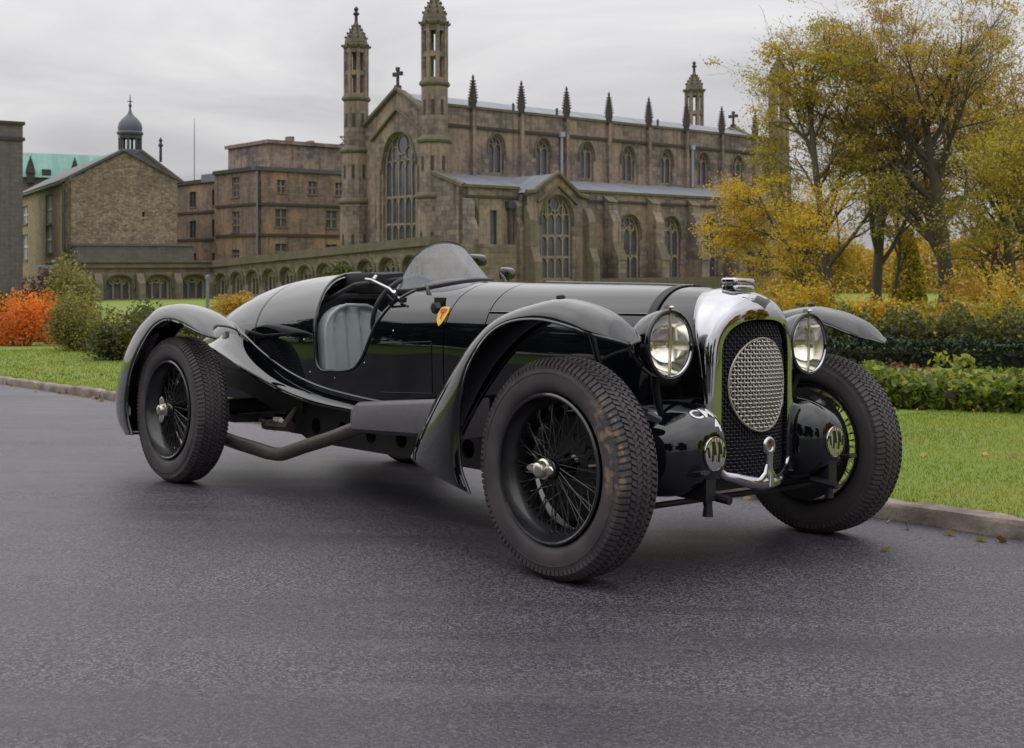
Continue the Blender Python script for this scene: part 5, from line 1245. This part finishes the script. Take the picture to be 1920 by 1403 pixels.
# ------------------------------------------------------------------ hall with the domed cupola, and the green-roofed block
hl = empty('domed_hall', (-41.8, 130.0, 0), R(30)); tag(hl, 'hall with a lead domed bell cupola rising behind the gabled house', 'building')
m = MB(); m.box(-6, 3.6, -3.5, 8, GZ, 9.6); m.build('hall_wall', 'stone_grey', hl)
m = MB(); m.prism([(-5.0, 9.5), (5.0, 9.5), (0.5, 12.9)], 'y', -3.8, 8.3); m.build('hall_roof', 'slate', hl)
m = MB(); m.tube([(0.6, -3.7, 12.8), (5.0, -3.7, 9.6)], 0.20, 6); m.build('gable_coping', 'stone_mossy', hl)
m = MB(); m.lathe([(0.16, 11.8), (0.14, 13.4), (0.30, 13.6), (0.10, 13.9), (0.22, 14.15), (0.0, 14.5)], 8, 'z', (2.9, -2.5, 0)); m.build('finial', 'stone_dark', hl)
cu = empty('cupola'); cu.parent = hl; cu.location = (0.0, -1.0, 0)
m = MB(); m.lathe([(1.35, 12.4), (1.35, 13.0), (1.2, 13.1)], 8, 'z', (0, 0, 0), True, math.pi/8); m.build('cupola_base', 'dome_lead', cu)
m = MB()
for k in range(8): a = math.pi/8+k*math.pi/4; m.obox((1.1*math.cos(a), 1.1*math.sin(a), 13.9), (0.12, 0, 0), (0, 0.12, 0), (0, 0, 0.95))
m.lathe([(0.9, 14.3), (1.25, 14.3), (1.25, 14.85), (0.9, 14.85)], 8, 'z', (0, 0, 0), False, math.pi/8); q = m.build('cupola_posts', 'iron_rail', cu); q['kind'] = 'stuff'
m = MB(); m.lathe([(1.38, 14.75), (1.42, 14.95), (1.25, 15.1), (1.30, 15.45), (1.18, 15.95), (0.88, 16.4), (0.52, 16.72), (0.28, 16.98), (0.14, 17.35)], 16, 'z', (0, 0, 0), True); m.build('cupola_dome', 'dome_lead', cu, True, 40)
m = MB(); m.lathe([(0.14, 17.2), (0.09, 17.7), (0.20, 17.9), (0.08, 18.1), (0.05, 18.8), (0.0, 19.3)], 8, 'z', (0, 0, 0), True); m.box(-0.3, 0.3, -0.03, 0.03, 18.3, 18.38); m.build('weather_vane', 'iron_rail', cu)
gr = empty('copper_roofed_block', (-59.0, 142.0, 0), R(25)); tag(gr, 'distant block under a pale green copper roof behind the grey tower', 'building')
m = MB(); m.box(-8, 16, 0, 10, GZ, 11.2); m.build('wall', 'stone_grey', gr)
m = MB(); m.prism([(-0.4, 11.1), (10.4, 11.1), (8.0, 14.2), (2.4, 14.2)], 'x', -8.3, 16.3); m.build('copper_roof', 'copper_green', gr)
for x in (1.6, 6.6): pinnacle(gr, x, -0.2, 10.4, 11.6, 13.7, 0.42)
for x in (-0.5, 3.4, 9.0): m = MB(); m.box(x-0.5, x+0.5, -0.2, 0.8, 11.0, 12.1); m.build('dormer', 'stone_dark', gr)

# ------------------------------------------------------------------ low cloister in front
cl = empty('cloister', (-29.7, 80.0, 0), R(40)); tag(cl, 'low mossy cloister with arched three light windows along the lawn', 'cloister')
CT = 0.95
cw = [3.45, 6.25, 8.95]
wall('arcade_wall', 'stone_cloister', cl, 'y', 0.0, 0.5, [(-0.6, -2.4), (10.35, -2.4), (10.35, CT-0.35), (-0.6, CT-0.35)], [arch(c, 0.92, -1.72, -0.55, 0.0) for c in cw])
for c in cw: gothic_window(cl, 'y', 0.0, 1, c, 0.92, -1.72, -0.55, 0.0, 3, (), bar=0.14)
m = MB(); m.box(-0.8, 10.35, -0.22, 0.8, CT-0.37, CT-0.18); m.build('cornice', 'stone_mossy', cl)
m = MB(); m.box(-0.8, 10.35, -0.05, 0.8, CT-0.18, CT); m.box(-0.9, 10.35, -0.16, 0.9, CT, CT+0.16); m.build('parapet', 'stone_mossy', cl)
for c in (1.9, 4.85, 7.6, 10.1): m = MB(); m.prism([(0.02, -2.4), (-0.62, -2.4), (-0.62, -0.5), (-0.2, 0.2), (0.02, 0.2)], 'x', c-0.24, c+0.24); m.build('buttress', 'stone_trim', cl)
m = MB(); m.box(-0.8, 10.2, 0.82, 5, CT-0.4, CT-0.2); m.build('cloister_roof', 'lead', cl)
# the arm that comes forward, its coping rising with the ground
def arm_top(t): return CT+0.05*t
m_w = [(-1.6-2.35*k) for k in range(11)]
wall('arm_wall', 'stone_cloister', cl, 'x', 10.36, 0.5, [(0, -2.4), (-27, -2.4), (-27, arm_top(27)-0.35), (0, arm_top(0)-0.35)], [arch(c, 0.80, -1.55+0.028*-c, -0.42+0.045*-c, 0.02+0.05*-c) for c in m_w])
for c in m_w: gothic_window(cl, 'x', 10.36, 1, c, 0.80, -1.55+0.028*-c, -0.42+0.045*-c, 0.02+0.05*-c, 3, (), bar=0.14)
m = MB(); m.prism([(0.0, arm_top(0)-0.37), (-27, arm_top(27)-0.37), (-27, arm_top(27)-0.16), (0.0, arm_top(0)-0.16)], 'x', 10.14, 11.2); m.build('cornice', 'stone_mossy', cl)
m = MB(); m.prism([(0.0, arm_top(0)-0.16), (-27, arm_top(27)-0.16), (-27, arm_top(27)+0.14), (0.0, arm_top(0)+0.14)], 'x', 10.24, 11.2); m.build('parapet', 'stone_mossy', cl)
m = MB(); m.box(10.36, 16, -27.5, -27, -2.4, 2.0); m.build('arm_end_wall', 'stone_cloister', cl)
pole = MB(); pole.lathe([(0.10, -1.9), (0.085, 0.0), (0.085, 0.10), (0.12, 0.12), (0.12, 0.30), (0.0, 0.34)], 10, 'z', (-15.3, 60.0, 0), True)
tag(pole.build('bollard_post', 'pole_grey', None, True), 'slim grey post standing in front of the cloister corner', 'post')

# ------------------------------------------------------------------ vegetation
def fast_mesh(name, verts, faces_n, nper, mat, parent=None, rnd=None):
    """verts: (faces_n*nper, 3) array, each face its own vertices"""
    me = bpy.data.meshes.new(name); nv = len(verts)
    me.vertices.add(nv); me.vertices.foreach_set('co', np.asarray(verts, np.float32).ravel())
    me.loops.add(nv); me.loops.foreach_set('vertex_index', np.arange(nv, dtype=np.int32))
    me.polygons.add(faces_n); me.polygons.foreach_set('loop_start', np.arange(0, nv, nper, dtype=np.int32))
    try: me.polygons.foreach_set('loop_total', np.full(faces_n, nper, dtype=np.int32))
    except Exception: pass
    me.update(calc_edges=True)
    if rnd is not None:
        a = me.attributes.new('rnd', 'FLOAT', 'FACE'); a.data.foreach_set('value', np.asarray(rnd, np.float32))
    me.materials.append(MATS[mat])
    o = bpy.data.objects.new(name, me); COL.objects.link(o)
    if parent is not None: o.parent = parent
    return o
def leaves(name, P, size, mat, rs, parent=None, flat=0.3, rnd=None, long=1.5):
    """pointed four-sided leaves at points P"""
    n = len(P); P = np.asarray(P)
    u = rs.normal(size=(n, 3)); u[:, 2] *= (1-flat*0.6); u /= np.linalg.norm(u, axis=1)[:, None]
    w = rs.normal(size=(n, 3)); w[:, 2] += 0; v = np.cross(u, w); v /= np.maximum(np.linalg.norm(v, axis=1), 1e-6)[:, None]
    s = size*rs.uniform(0.6, 1.35, n)[:, None]
    a = P-u*s*0.5*long; b = P+v*s*0.5+u*s*0.05; c = P+u*s*0.5*long; d = P-v*s*0.5+u*s*0.05
    V = np.stack([a, b, c, d], 1).reshape(-1, 3)
    if rnd is None: rnd = rs.uniform(0, 1, n)
    return fast_mesh(name, V, n, 4, mat, parent, np.clip(rnd, 0, 1))
class Skel:
    def __init__(s, seed, reach=0.8): s.reach = reach; s.rs = np.random.RandomState(seed); s.br = []; s.tw = []
    def grow(s, p, d, L, r, lev, maxlev, up, spread, nchild, bend=0.16, start=0.35):
        rs = s.rs; ns = 7 if lev == 0 else 5; pts = [p.copy()]; rad = [r]; q = p.copy(); d = d/np.linalg.norm(d)
        for i in range(ns):
            d = d+rs.normal(size=3)*bend+np.array([0, 0, up]); d /= np.linalg.norm(d)
            q = q+d*L/ns; pts.append(q.copy()); rad.append(r*(1-(0.62 if lev == 0 else 0.72)*(i+1)/ns))
        s.br.append((pts, rad, lev))
        if lev >= maxlev-1:
            for i in range(1, len(pts)): s.tw.append((pts[i-1], pts[i], lev))
        if lev < maxlev:
            k = nchild[lev]
            for j in range(k):
                t = start+(1-start)*(j+rs.uniform(0.1, 0.9))/k; f = t*ns; i = min(int(f), ns-1); b = pts[i]+(pts[i+1]-pts[i])*(f-i)
                ax = pts[i+1]-pts[i]; ax /= np.linalg.norm(ax)
                o = rs.normal(size=3); o -= ax*o.dot(ax); o /= np.linalg.norm(o)
                an = spread*rs.uniform(0.6, 1.2)
                nd = ax*math.cos(an)+o*math.sin(an)
                s.grow(b, nd, L*(rs.uniform(0.62, 0.92)*s.reach*(1.15-0.62*t) if lev == 0 else rs.uniform(0.42, 0.68)), rad[i]*rs.uniform(0.45, 0.66), lev+1, maxlev, up*0.9, spread, nchild, bend*1.1, 0.25)
def tree(name, label, base, H, seed, leaf_mat, nleaf, leaf=0.16, trunk=0.3, lean=(0, 0), up=0.05, spread=0.75, nchild=(9, 5, 4), maxlev=3, start=0.30, sigma=0.28, group=None, low_shift=0.0, frac=0.62, zmin=None, reach=0.8, per=34):
    sk = Skel(seed, reach); rs = sk.rs
    sk.grow(np.zeros(3), np.array([lean[0], lean[1], 1.0]), H*frac, trunk, 0, maxlev, up, spread, nchild, 0.07, start)
    top = max(max(q[2] for q in pts) for pts, _, _ in sk.br); sc = H/top
    t = empty(name, base); tag(t, label, 'tree', group)
    m = MB()
    for pts, rad, lev in sk.br:
        n = (9, 6, 4, 3)[min(lev, 3)]
        rr = [max(r, 0.006) for r in rad]
        if lev == 0: rr[0] *= 1.35
        m.tube([p*sc for p in pts], rr, n, False)
    m.build('trunk', 'bark', t, True, 60)
    tw = sk.tw; A = np.array([a for a, _, _ in tw])*sc; B = np.array([b for _, b, _ in tw])*sc; lv = np.array([l for _, _, l in tw])
    w = np.linalg.norm(B-A, axis=1)*np.where(lv == maxlev, 1.0, 0.35)
    # clumpy: some twigs carry many leaves, some few
    w *= rs.gamma(0.8, 1.0, len(w)); w /= w.sum()
    nc = max(60, int(nleaf/per)); ci = rs.choice(len(tw), nc, p=w); f = rs.uniform(0, 1, nc)[:, None]
    CC = A[ci]+(B[ci]-A[ci])*f+rs.normal(size=(nc, 3))*0.08      # leaf sprays: flat clusters along the twigs
    idx = rs.randint(0, nc, nleaf); cs = (sigma*rs.uniform(0.6, 1.5, nc))[idx][:, None]
    P = CC[idx]+rs.normal(size=(nleaf, 3))*np.array([1.25, 1.25, 0.5])*cs
    hue = rs.uniform(0, 1, nc)[idx]
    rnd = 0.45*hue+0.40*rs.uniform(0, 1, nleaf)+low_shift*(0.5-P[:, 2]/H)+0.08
    if zmin is not None: keep = P[:, 2] > zmin; P, rnd = P[keep], rnd[keep]
    leaves('crown', P, leaf, leaf_mat, rs, t, 0.3, rnd)
    return t
def shrub(name, label, base, size, seed, leaf_mat, nleaf, leaf, group=None, cat='shrub', power=0.45, lobes=9, stems=9, upright=0.0, lowc=0.58):
    rs = np.random.RandomState(seed); t = empty(name, base); tag(t, label, cat, group)
    sx, sy, sz = size
    C = rs.uniform(-1, 1, (lobes, 3))*np.array([0.62, 0.62, 0.36])+np.array([0, 0, lowc]); Rr = rs.uniform(0.30, 0.55, lobes)
    k = rs.randint(0, lobes, nleaf); d = rs.normal(size=(nleaf, 3)); d /= np.linalg.norm(d, axis=1)[:, None]
    P = C[k]+d*(Rr[k]*rs.uniform(0, 1, nleaf)**power)[:, None]
    if upright: P[:, 2] += upright*rs.uniform(0, 1, nleaf)**3
    P[:, 2] = np.abs(P[:, 2])*0.97+0.02
    P = P*np.array([sx, sy, sz])
    hue = rs.uniform(0, 1, lobes)[k]
    leaves('foliage', P, leaf, leaf_mat, rs, t, 0.3, 0.35*hue+0.65*rs.uniform(0, 1, nleaf))
    m = MB()
    for i in range(stems):
        e = C[i % lobes]*np.array([sx, sy, sz])*rs.uniform(0.8, 1.1); b = e*np.array([0.15, 0.15, 0])
        m.tube([b, b+(e-b)*0.5+rs.normal(size=3)*0.06*sx, e], [0.022*sz, 0.014*sz, 0.006*sz], 4, False)
    m.build('stems', 'bark', t)['kind'] = 'stuff'
    return t
def G(px, depth): x = (px-960)/2238.8*depth; return (x, depth, land(x, depth)-0.02)

GT = 'autumn trees behind the hedge'
tree('lime_tree', 'tallest half bare tree with thick straight trunk and spreading rusty crown', G(1768, 50), 15.0, 11, 'leaf_autumn', 29000, 0.070, 0.36, (0.0, 0), 0.045, 0.75, (15, 7, 5, 4), 4, 0.24, 0.24, GT, frac=0.66, reach=0.95, per=60)
tree('lime_tree', 'tall brown leaved tree with forked trunk beside the tallest tree', G(1642, 55), 15.9, 23, 'leaf_brown', 24000, 0.070, 0.27, (-0.03, 0), 0.05, 0.65, (15, 6, 5, 4), 4, 0.20, 0.26, GT, frac=0.66, reach=0.75, per=60)
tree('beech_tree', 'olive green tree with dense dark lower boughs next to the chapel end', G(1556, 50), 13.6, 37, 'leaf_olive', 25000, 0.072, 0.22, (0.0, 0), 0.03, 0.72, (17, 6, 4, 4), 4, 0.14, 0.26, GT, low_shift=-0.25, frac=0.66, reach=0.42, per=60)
tree('maple_tree', 'low spreading golden yellow tree in front of the chapel wall', G(1545, 46), 6.3, 41, 'leaf_yellow', 15000, 0.065, 0.12, (-0.26, 0), -0.005, 0.85, (11, 6, 4, 3), 4, 0.2, 0.18, GT, frac=0.8, reach=0.55)
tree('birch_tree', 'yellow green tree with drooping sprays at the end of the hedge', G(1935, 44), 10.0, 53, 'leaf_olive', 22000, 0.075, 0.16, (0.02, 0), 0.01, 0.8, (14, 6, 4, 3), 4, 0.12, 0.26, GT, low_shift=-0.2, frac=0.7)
tree('lime_tree', 'tall golden tree with high open crown at the far end of the hedge', G(1905, 57), 15.5, 97, 'leaf_autumn', 26000, 0.072, 0.30, (-0.04, 0), 0.045, 0.72, (15, 6, 5, 4), 4, 0.22, 0.26, GT, frac=0.66, reach=0.85, per=60)
tree('birch_tree', 'slender golden tree with thin trunk between the two tall trees', G(1672, 60), 8.4, 67, 'leaf_autumn', 7000, 0.08, 0.10, (0, 0), 0.05, 0.6, (9, 5, 4), 3, 0.3, 0.2, GT, frac=0.7)
tree('maple_tree', 'wide golden tree filling the gap behind the tallest trunk', G(1850, 60), 9.0, 71, 'leaf_yellow', 13000, 0.085, 0.16, (0.05, 0), 0.02, 0.75, (12, 6, 4, 3), 4, 0.22, 0.2, GT, frac=0.7)
tree('maple_tree', 'ochre tree leaning over the undergrowth at the chapel end', G(1515, 60), 6.0, 83, 'leaf_autumn', 10000, 0.085, 0.13, (-0.15, 0), 0.0, 0.85, (10, 6, 4), 3, 0.2, 0.22, GT, frac=0.8)
# yew cone
rs = np.random.RandomState(3); n = 9000; hh = rs.uniform(0, 1, n); an = rs.uniform(0, 2*math.pi, n); rr = 1.05*np.clip(1-hh, 0.05, 1)**0.55*rs.uniform(0.75, 1.05, n)
yt = empty('yew', G(1702, 66)); tag(yt, 'clipped conical yew standing among the tree trunks', 'yew')
leaves('foliage', np.stack([rr*np.cos(an), rr*np.sin(an), hh*4.6], 1), 0.17, 'leaf_olive', rs, yt, rnd=rs.uniform(0.25, 0.85, n))
m = MB(); m.tube([(0, 0, 0), (0, 0, 2.2), (0, 0, 4.0)], [0.2, 0.12, 0.03], 7); m.build('trunk', 'bark', yt, True)
GU = 'undergrowth beneath the trees'
und = [(1500, 43, 1.3, 1.9, 'leaf_yellow', 'golden bush at the foot of the low yellow tree'), (1540, 47, 1.5, 1.7, 'leaf_olive', 'dark olive bush under the beech boughs'),
       (1640, 39, 1.5, 1.4, 'leaf_yellow', 'bright ochre bush between the trunks'),
       (1712, 44, 1.5, 1.2, 'leaf_olive', 'olive bush in front of the tallest trunk'), (1768, 39, 1.4, 1.4, 'leaf_autumn', 'bronze bush at the foot of the tallest trunk'), (1838, 43, 1.6, 2.2, 'leaf_brown', 'broad brown bush right of the tallest trunk'),
       (1880, 38, 1.4, 1.3, 'leaf_olive', 'olive bush half behind the dark hedge'), (1925, 41, 1.9, 2.3, 'leaf_yellow', 'tall gold bush where the hedge runs out of view'),
       (1448, 55, 1.7, 1.9, 'leaf_brown', 'brown thicket against the chapel plinth')]
for i, (px, dp, w, h, mt, lb) in enumerate(und): shrub('bush', lb, G(px, dp), (w, w*0.8, h), 200+i, mt, 4200, 0.075, GU, 'shrub', 0.6, 16, 12, 0.22, 0.40)
# far wood closing the view
rs = np.random.RandomState(9); n = 60000; xw = rs.uniform(24, 110, n); base = np.array([0.5*math.sin(a*0.35)+0.4*math.sin(a*0.9+1) for a in xw])
P = np.stack([xw, 105+rs.normal(size=n)*3-0.35*(xw-60)*0, -1.8+rs.uniform(0, 1, n)**0.8*(4.6+base)], 1)
o = leaves('far_wood', P, 0.24, 'leaf_brown', rs); o['kind'] = 'stuff'; o['label'] = 'distant brown autumn wood beyond the trees'

# dark clipped hedge
def hedge(name, label, pts, width, hgt, seed, mat, n, leaf, cat='hedge', lump=0.10, core='stems'):
    rs = np.random.RandomState(seed); pts = [np.array(p, float) for p in pts]; seg = np.diff(np.array(pts), axis=0); L = np.linalg.norm(seg, axis=1); cum = np.r_[0, np.cumsum(L)]
    t = empty(name, (pts[0][0], pts[0][1], land(*pts[0]))); tag(t, label, cat)
    s = rs.uniform(0, cum[-1], n); k = np.clip(np.searchsorted(cum, s)-1, 0, len(seg)-1); f = (s-cum[k])/L[k]
    q = np.array(pts)[k]+seg[k]*f[:, None]; dirn = seg[k]/L[k][:, None]; nor = np.stack([-dirn[:, 1], dirn[:, 0]], 1)
    side = rs.uniform(0, 1, n); a = rs.uniform(-1, 1, n); hz = rs.uniform(0, 1, n)
    lumps = lump*(np.sin(s*4.1+seed)+0.7*np.sin(s*9.7)+0.5*np.sin(s*17.0+2))+lump*0.8*rs.normal(size=n)*0.5
    top = side < 0.45
    off = np.where(top, a, np.sign(a)*(0.85+0.15*rs.uniform(0, 1, n)))*width/2*(1+lumps*0.5)
    z = np.where(top, 0.90+0.12*rs.uniform(0, 1, n)+lumps*(1-0.5*np.abs(a)), hz*(0.98+lumps))*hgt*np.where(top, 1-0.22*np.abs(a)**3, 1)
    ground = np.array([land(x, y) for x, y in q[::1]])
    P = np.stack([q[:, 0]+nor[:, 0]*off-pts[0][0], q[:, 1]+nor[:, 1]*off-pts[0][1], ground-land(*pts[0])+z], 1)
    leaves('foliage', P, leaf, mat, rs, t, 0.3)
    m = MB(); rings = []
    ss = np.linspace(0, cum[-1], max(8, int(cum[-1]/0.5)))
    for v in ss:
        i = min(np.searchsorted(cum, v, 'right')-1, len(seg)-1); f = (v-cum[i])/L[i]; c = pts[i]+seg[i]*f; d = seg[i]/L[i]; nn = np.array([-d[1], d[0]]); g = land(c[0], c[1])-land(*pts[0])
        rings.append([(c[0]+nn[0]*w_-pts[0][0], c[1]+nn[1]*w_-pts[0][1], g+zz) for w_, zz in ((-width*0.36, -0.05), (width*0.36, -0.05), (width*0.34, hgt*0.58), (width*0.2, hgt*0.68), (-width*0.2, hgt*0.68), (-width*0.34, hgt*0.58))])
    m.rings(rings); m.build('twigs', 'soil', t)
    return t
hedge('clipped_hedge', 'dark green clipped hedge running below the autumn trees', [(4.6, 23.2), (8.0, 22.4), (14.0, 21.2), (22.0, 20.0)], 0.9, 0.62, 4, 'leaf_hedge', 30000, 0.055, lump=0.05)
hedge('laurel_hedge', 'loose olive green hedge behind the clipped one at the foot of the trees', [(6.5, 36.0), (12.0, 35.0), (20.0, 33.5), (30.0, 32.0)], 1.8, 0.9, 6, 'leaf_bush', 42000, 0.075, lump=0.26)
hedge('leafy_border', 'bright yellow green leafy border plants edging the lawn', [(2.2, 12.3), (4.2, 11.75), (6.4, 11.5), (10.5, 11.1)], 1.15, 0.41, 8, 'leaf_bright', 30000, 0.050, 'border', 0.12)
rs = np.random.RandomState(12); n = 5200; s = rs.uniform(0, 1, n); xs = 2.5+s*9; ys = 14.6-0.12*(xs-2.5)+rs.uniform(-0.7, 0.7, n)
P = np.stack([xs, ys, np.array([land(a, b) for a, b in zip(xs, ys)])+rs.uniform(0, 1, n)**1.3*0.33*(1+0.25*np.sin(xs*3.1))+0.04], 1)
o = leaves('rusty_plants', P, 0.045, 'leaf_rust', rs); o['kind'] = 'stuff'; o['label'] = 'rusty red bedding plants behind the leafy border'
# young stems poking up
for i, (px, dp) in enumerate(((1762, 14.2), (1806, 14.4))):
    rs = np.random.RandomState(40+i); b = G(px, dp); t = empty('seedling', b); tag(t, 'thin yellow leaved seedling rising from the border, %s' % ('the taller of two' if i == 0 else 'the bushier of two'), 'plant')
    m = MB(); m.tube([(0, 0, 0), (0.01, 0, 0.3), (0.0, 0.01, 0.58)], [0.007, 0.005, 0.002], 5); m.build('stem', 'bark', t)
    leaves('foliage', np.stack([rs.normal(size=60+30*i)*(0.05+0.03*i), rs.normal(size=60+30*i)*0.06, rs.uniform(0.28, 0.62-0.05*i, 60+30*i)], 1), 0.06, 'leaf_bright', rs, t, rnd=rs.uniform(0.6, 1, 60+30*i))

# shrubs along the left lawn
shrub('acer_shrub', 'fiery orange red rounded shrub on the lawn', G(42, 26.3), (0.78, 0.75, 1.04), 301, 'leaf_orange', 9500, 0.038, None, 'shrub', 0.4, 14)
shrub('willow_shrub', 'tall feathery olive yellow shrub beside the orange one', G(150, 23.2), (0.70, 0.6, 1.02), 302, 'leaf_willow', 9000, 0.032, None, 'shrub', 0.7, 14, 16, 0.35)
shrub('rose_bush', 'dense green bush dotted with yellow leaves next to the rear wheel', G(240, 20.2), (0.72, 0.7, 0.86), 303, 'leaf_bush', 11000, 0.036, None, 'shrub', 0.4, 14)
shrub('rose_bush', 'darker low bush half hidden behind the rear mudguard', G(335, 21.0), (0.75, 0.6, 0.66), 304, 'leaf_bush', 8000, 0.036, None, 'shrub', 0.4, 12)
shrub('laurel_shrub', 'small green shrub behind the orange one', G(12, 31), (1.1, 0.8, 1.25), 305, 'leaf_bush', 6000, 0.07, None, 'shrub', 0.4, 10)
shrub('berberis_shrub', 'purplish shrub peeping over the orange one', G(84, 29.5), (0.75, 0.6, 1.55), 306, 'leaf_purple', 5000, 0.06, None, 'shrub', 0.5, 9)
shrub('hazel_shrub', 'yellowing shrub between the purple and the feathery ones', G(118, 28.0), (0.9, 0.7, 1.55), 307, 'leaf_willow', 5000, 0.06, None, 'shrub', 0.5, 9, 9, 0.15)
shrub('cotoneaster_shrub', 'scrubby brown shrub under the cloister arm', G(470, 52), (1.6, 1.2, 1.1), 308, 'leaf_brown', 6000, 0.08, None, 'shrub', 0.4, 12)
shrub('valerian_clump', 'mossy clump growing on the turret wall foot', G(633, 70), (1.2, 0.8, 2.2), 309, 'leaf_bush', 3500, 0.14, None, 'shrub', 0.5, 8)

# trees on both flanks of the drive, which the coachwork reflects
bt = tree('evergreen_tree', 'broad dark evergreen beside the drive, seen only as a reflection', (-27, -3, land(-27, -3)), 12.0, 91, 'leaf_hedge', 24000, 0.42, 0.3, (0, 0), 0.01, 0.95, (18, 6, 4), 3, 0.04, 0.55, 'evergreens beside the drive')
for i, (x, y, s, rz, gold) in enumerate(((-28, 6, 1.1, 1.0, 0), (-33, 14, 1.0, 2.2, 0), (-25, -12, 1.05, 3.3, 0), (-18, -20, 1.0, 0.4, 0), (-8, -25, 0.95, 5.2, 0), (6, -26, 0.9, 4.4, 0), (25, -12, 0.8, 4.1, 1), (29, -3, 0.9, 5.0, 1), (33, 6, 0.85, 2.9, 1))):
    c = link_copy(bt, None); c.location = (x, y, land(x, y)); c.rotation_euler = (0, 0, rz); c.scale = (s, s, s)
    for k in bt.children:
        q = link_copy(k, c)
        if gold and q.name.startswith('crown'):       # the turning maples further along
            q.material_slots[0].link = 'OBJECT'; q.material_slots[0].material = MATS['leaf_yellow']
    if gold: c.name = 'autumn_maple'; tag(c, 'golden maple beside the drive, seen only as a reflection', 'tree', 'maples beside the drive')

# grass blades near the kerb and fallen leaves
def grass(n, xr, yr, h, w, seed):
    rs = np.random.RandomState(seed); x = rs.uniform(*xr, n); y = rs.uniform(*yr, n)
    P = np.array([lawn_pt(a, b) for a, b in zip(x, y)])
    d = rs.uniform(0, 2*math.pi, n); lean = rs.normal(size=(n, 2))*0.45; hh = h*rs.uniform(0.5, 1.3, n)
    a = P+np.stack([np.cos(d)*w, np.sin(d)*w, -0.004*np.ones(n)], 1); b = P-np.stack([np.cos(d)*w, np.sin(d)*w, 0.004*np.ones(n)], 1)
    c = P+np.stack([lean[:, 0]*hh, lean[:, 1]*hh, hh], 1)
    patch = 0.5+0.25*np.sin(x*2.3+y*1.1)+0.25*np.sin(y*3.1-x*0.7)
    return np.stack([a, b, c], 1).reshape(-1, 3), 0.55*rs.uniform(0, 1, n)+0.45*patch
V1, R1 = grass(60000, (-2.6, 2.6), (0.01, 5.6), 0.020, 0.0035, 1); V2, R2 = grass(42000, (-21, -5), (0.01, 8.5), 0.030, 0.008, 2); V3, R3 = grass(5000, (-16, 3), (-0.02, 0.05), 0.045, 0.004, 3)
o = fast_mesh('grass', np.r_[V1, V2, V3], len(R1)+len(R2)+len(R3), 3, 'grass_blade', None, np.r_[R1, R2, R3]); o['kind'] = 'stuff'
rs = np.random.RandomState(77)
pts = [lawn_pt(a, b)+Vector((0, 0, 0.02)) for a, b in zip(rs.uniform(-16, 2.5, 240), rs.uniform(0.02, 6, 240)**1.0)]+[on_land(a, b, 0.012) for a, b in zip(rs.uniform(-12, 2.2, 60), 1.31-np.abs(rs.normal(size=60))*0.10)]+[on_land(0.45, 0.62, 0.01), on_land(1.5, -0.1, 0.01)]
o = leaves('fallen_leaves', np.array(pts), 0.035, 'fallen_leaf', rs, None, 0.95); o['kind'] = 'stuff'
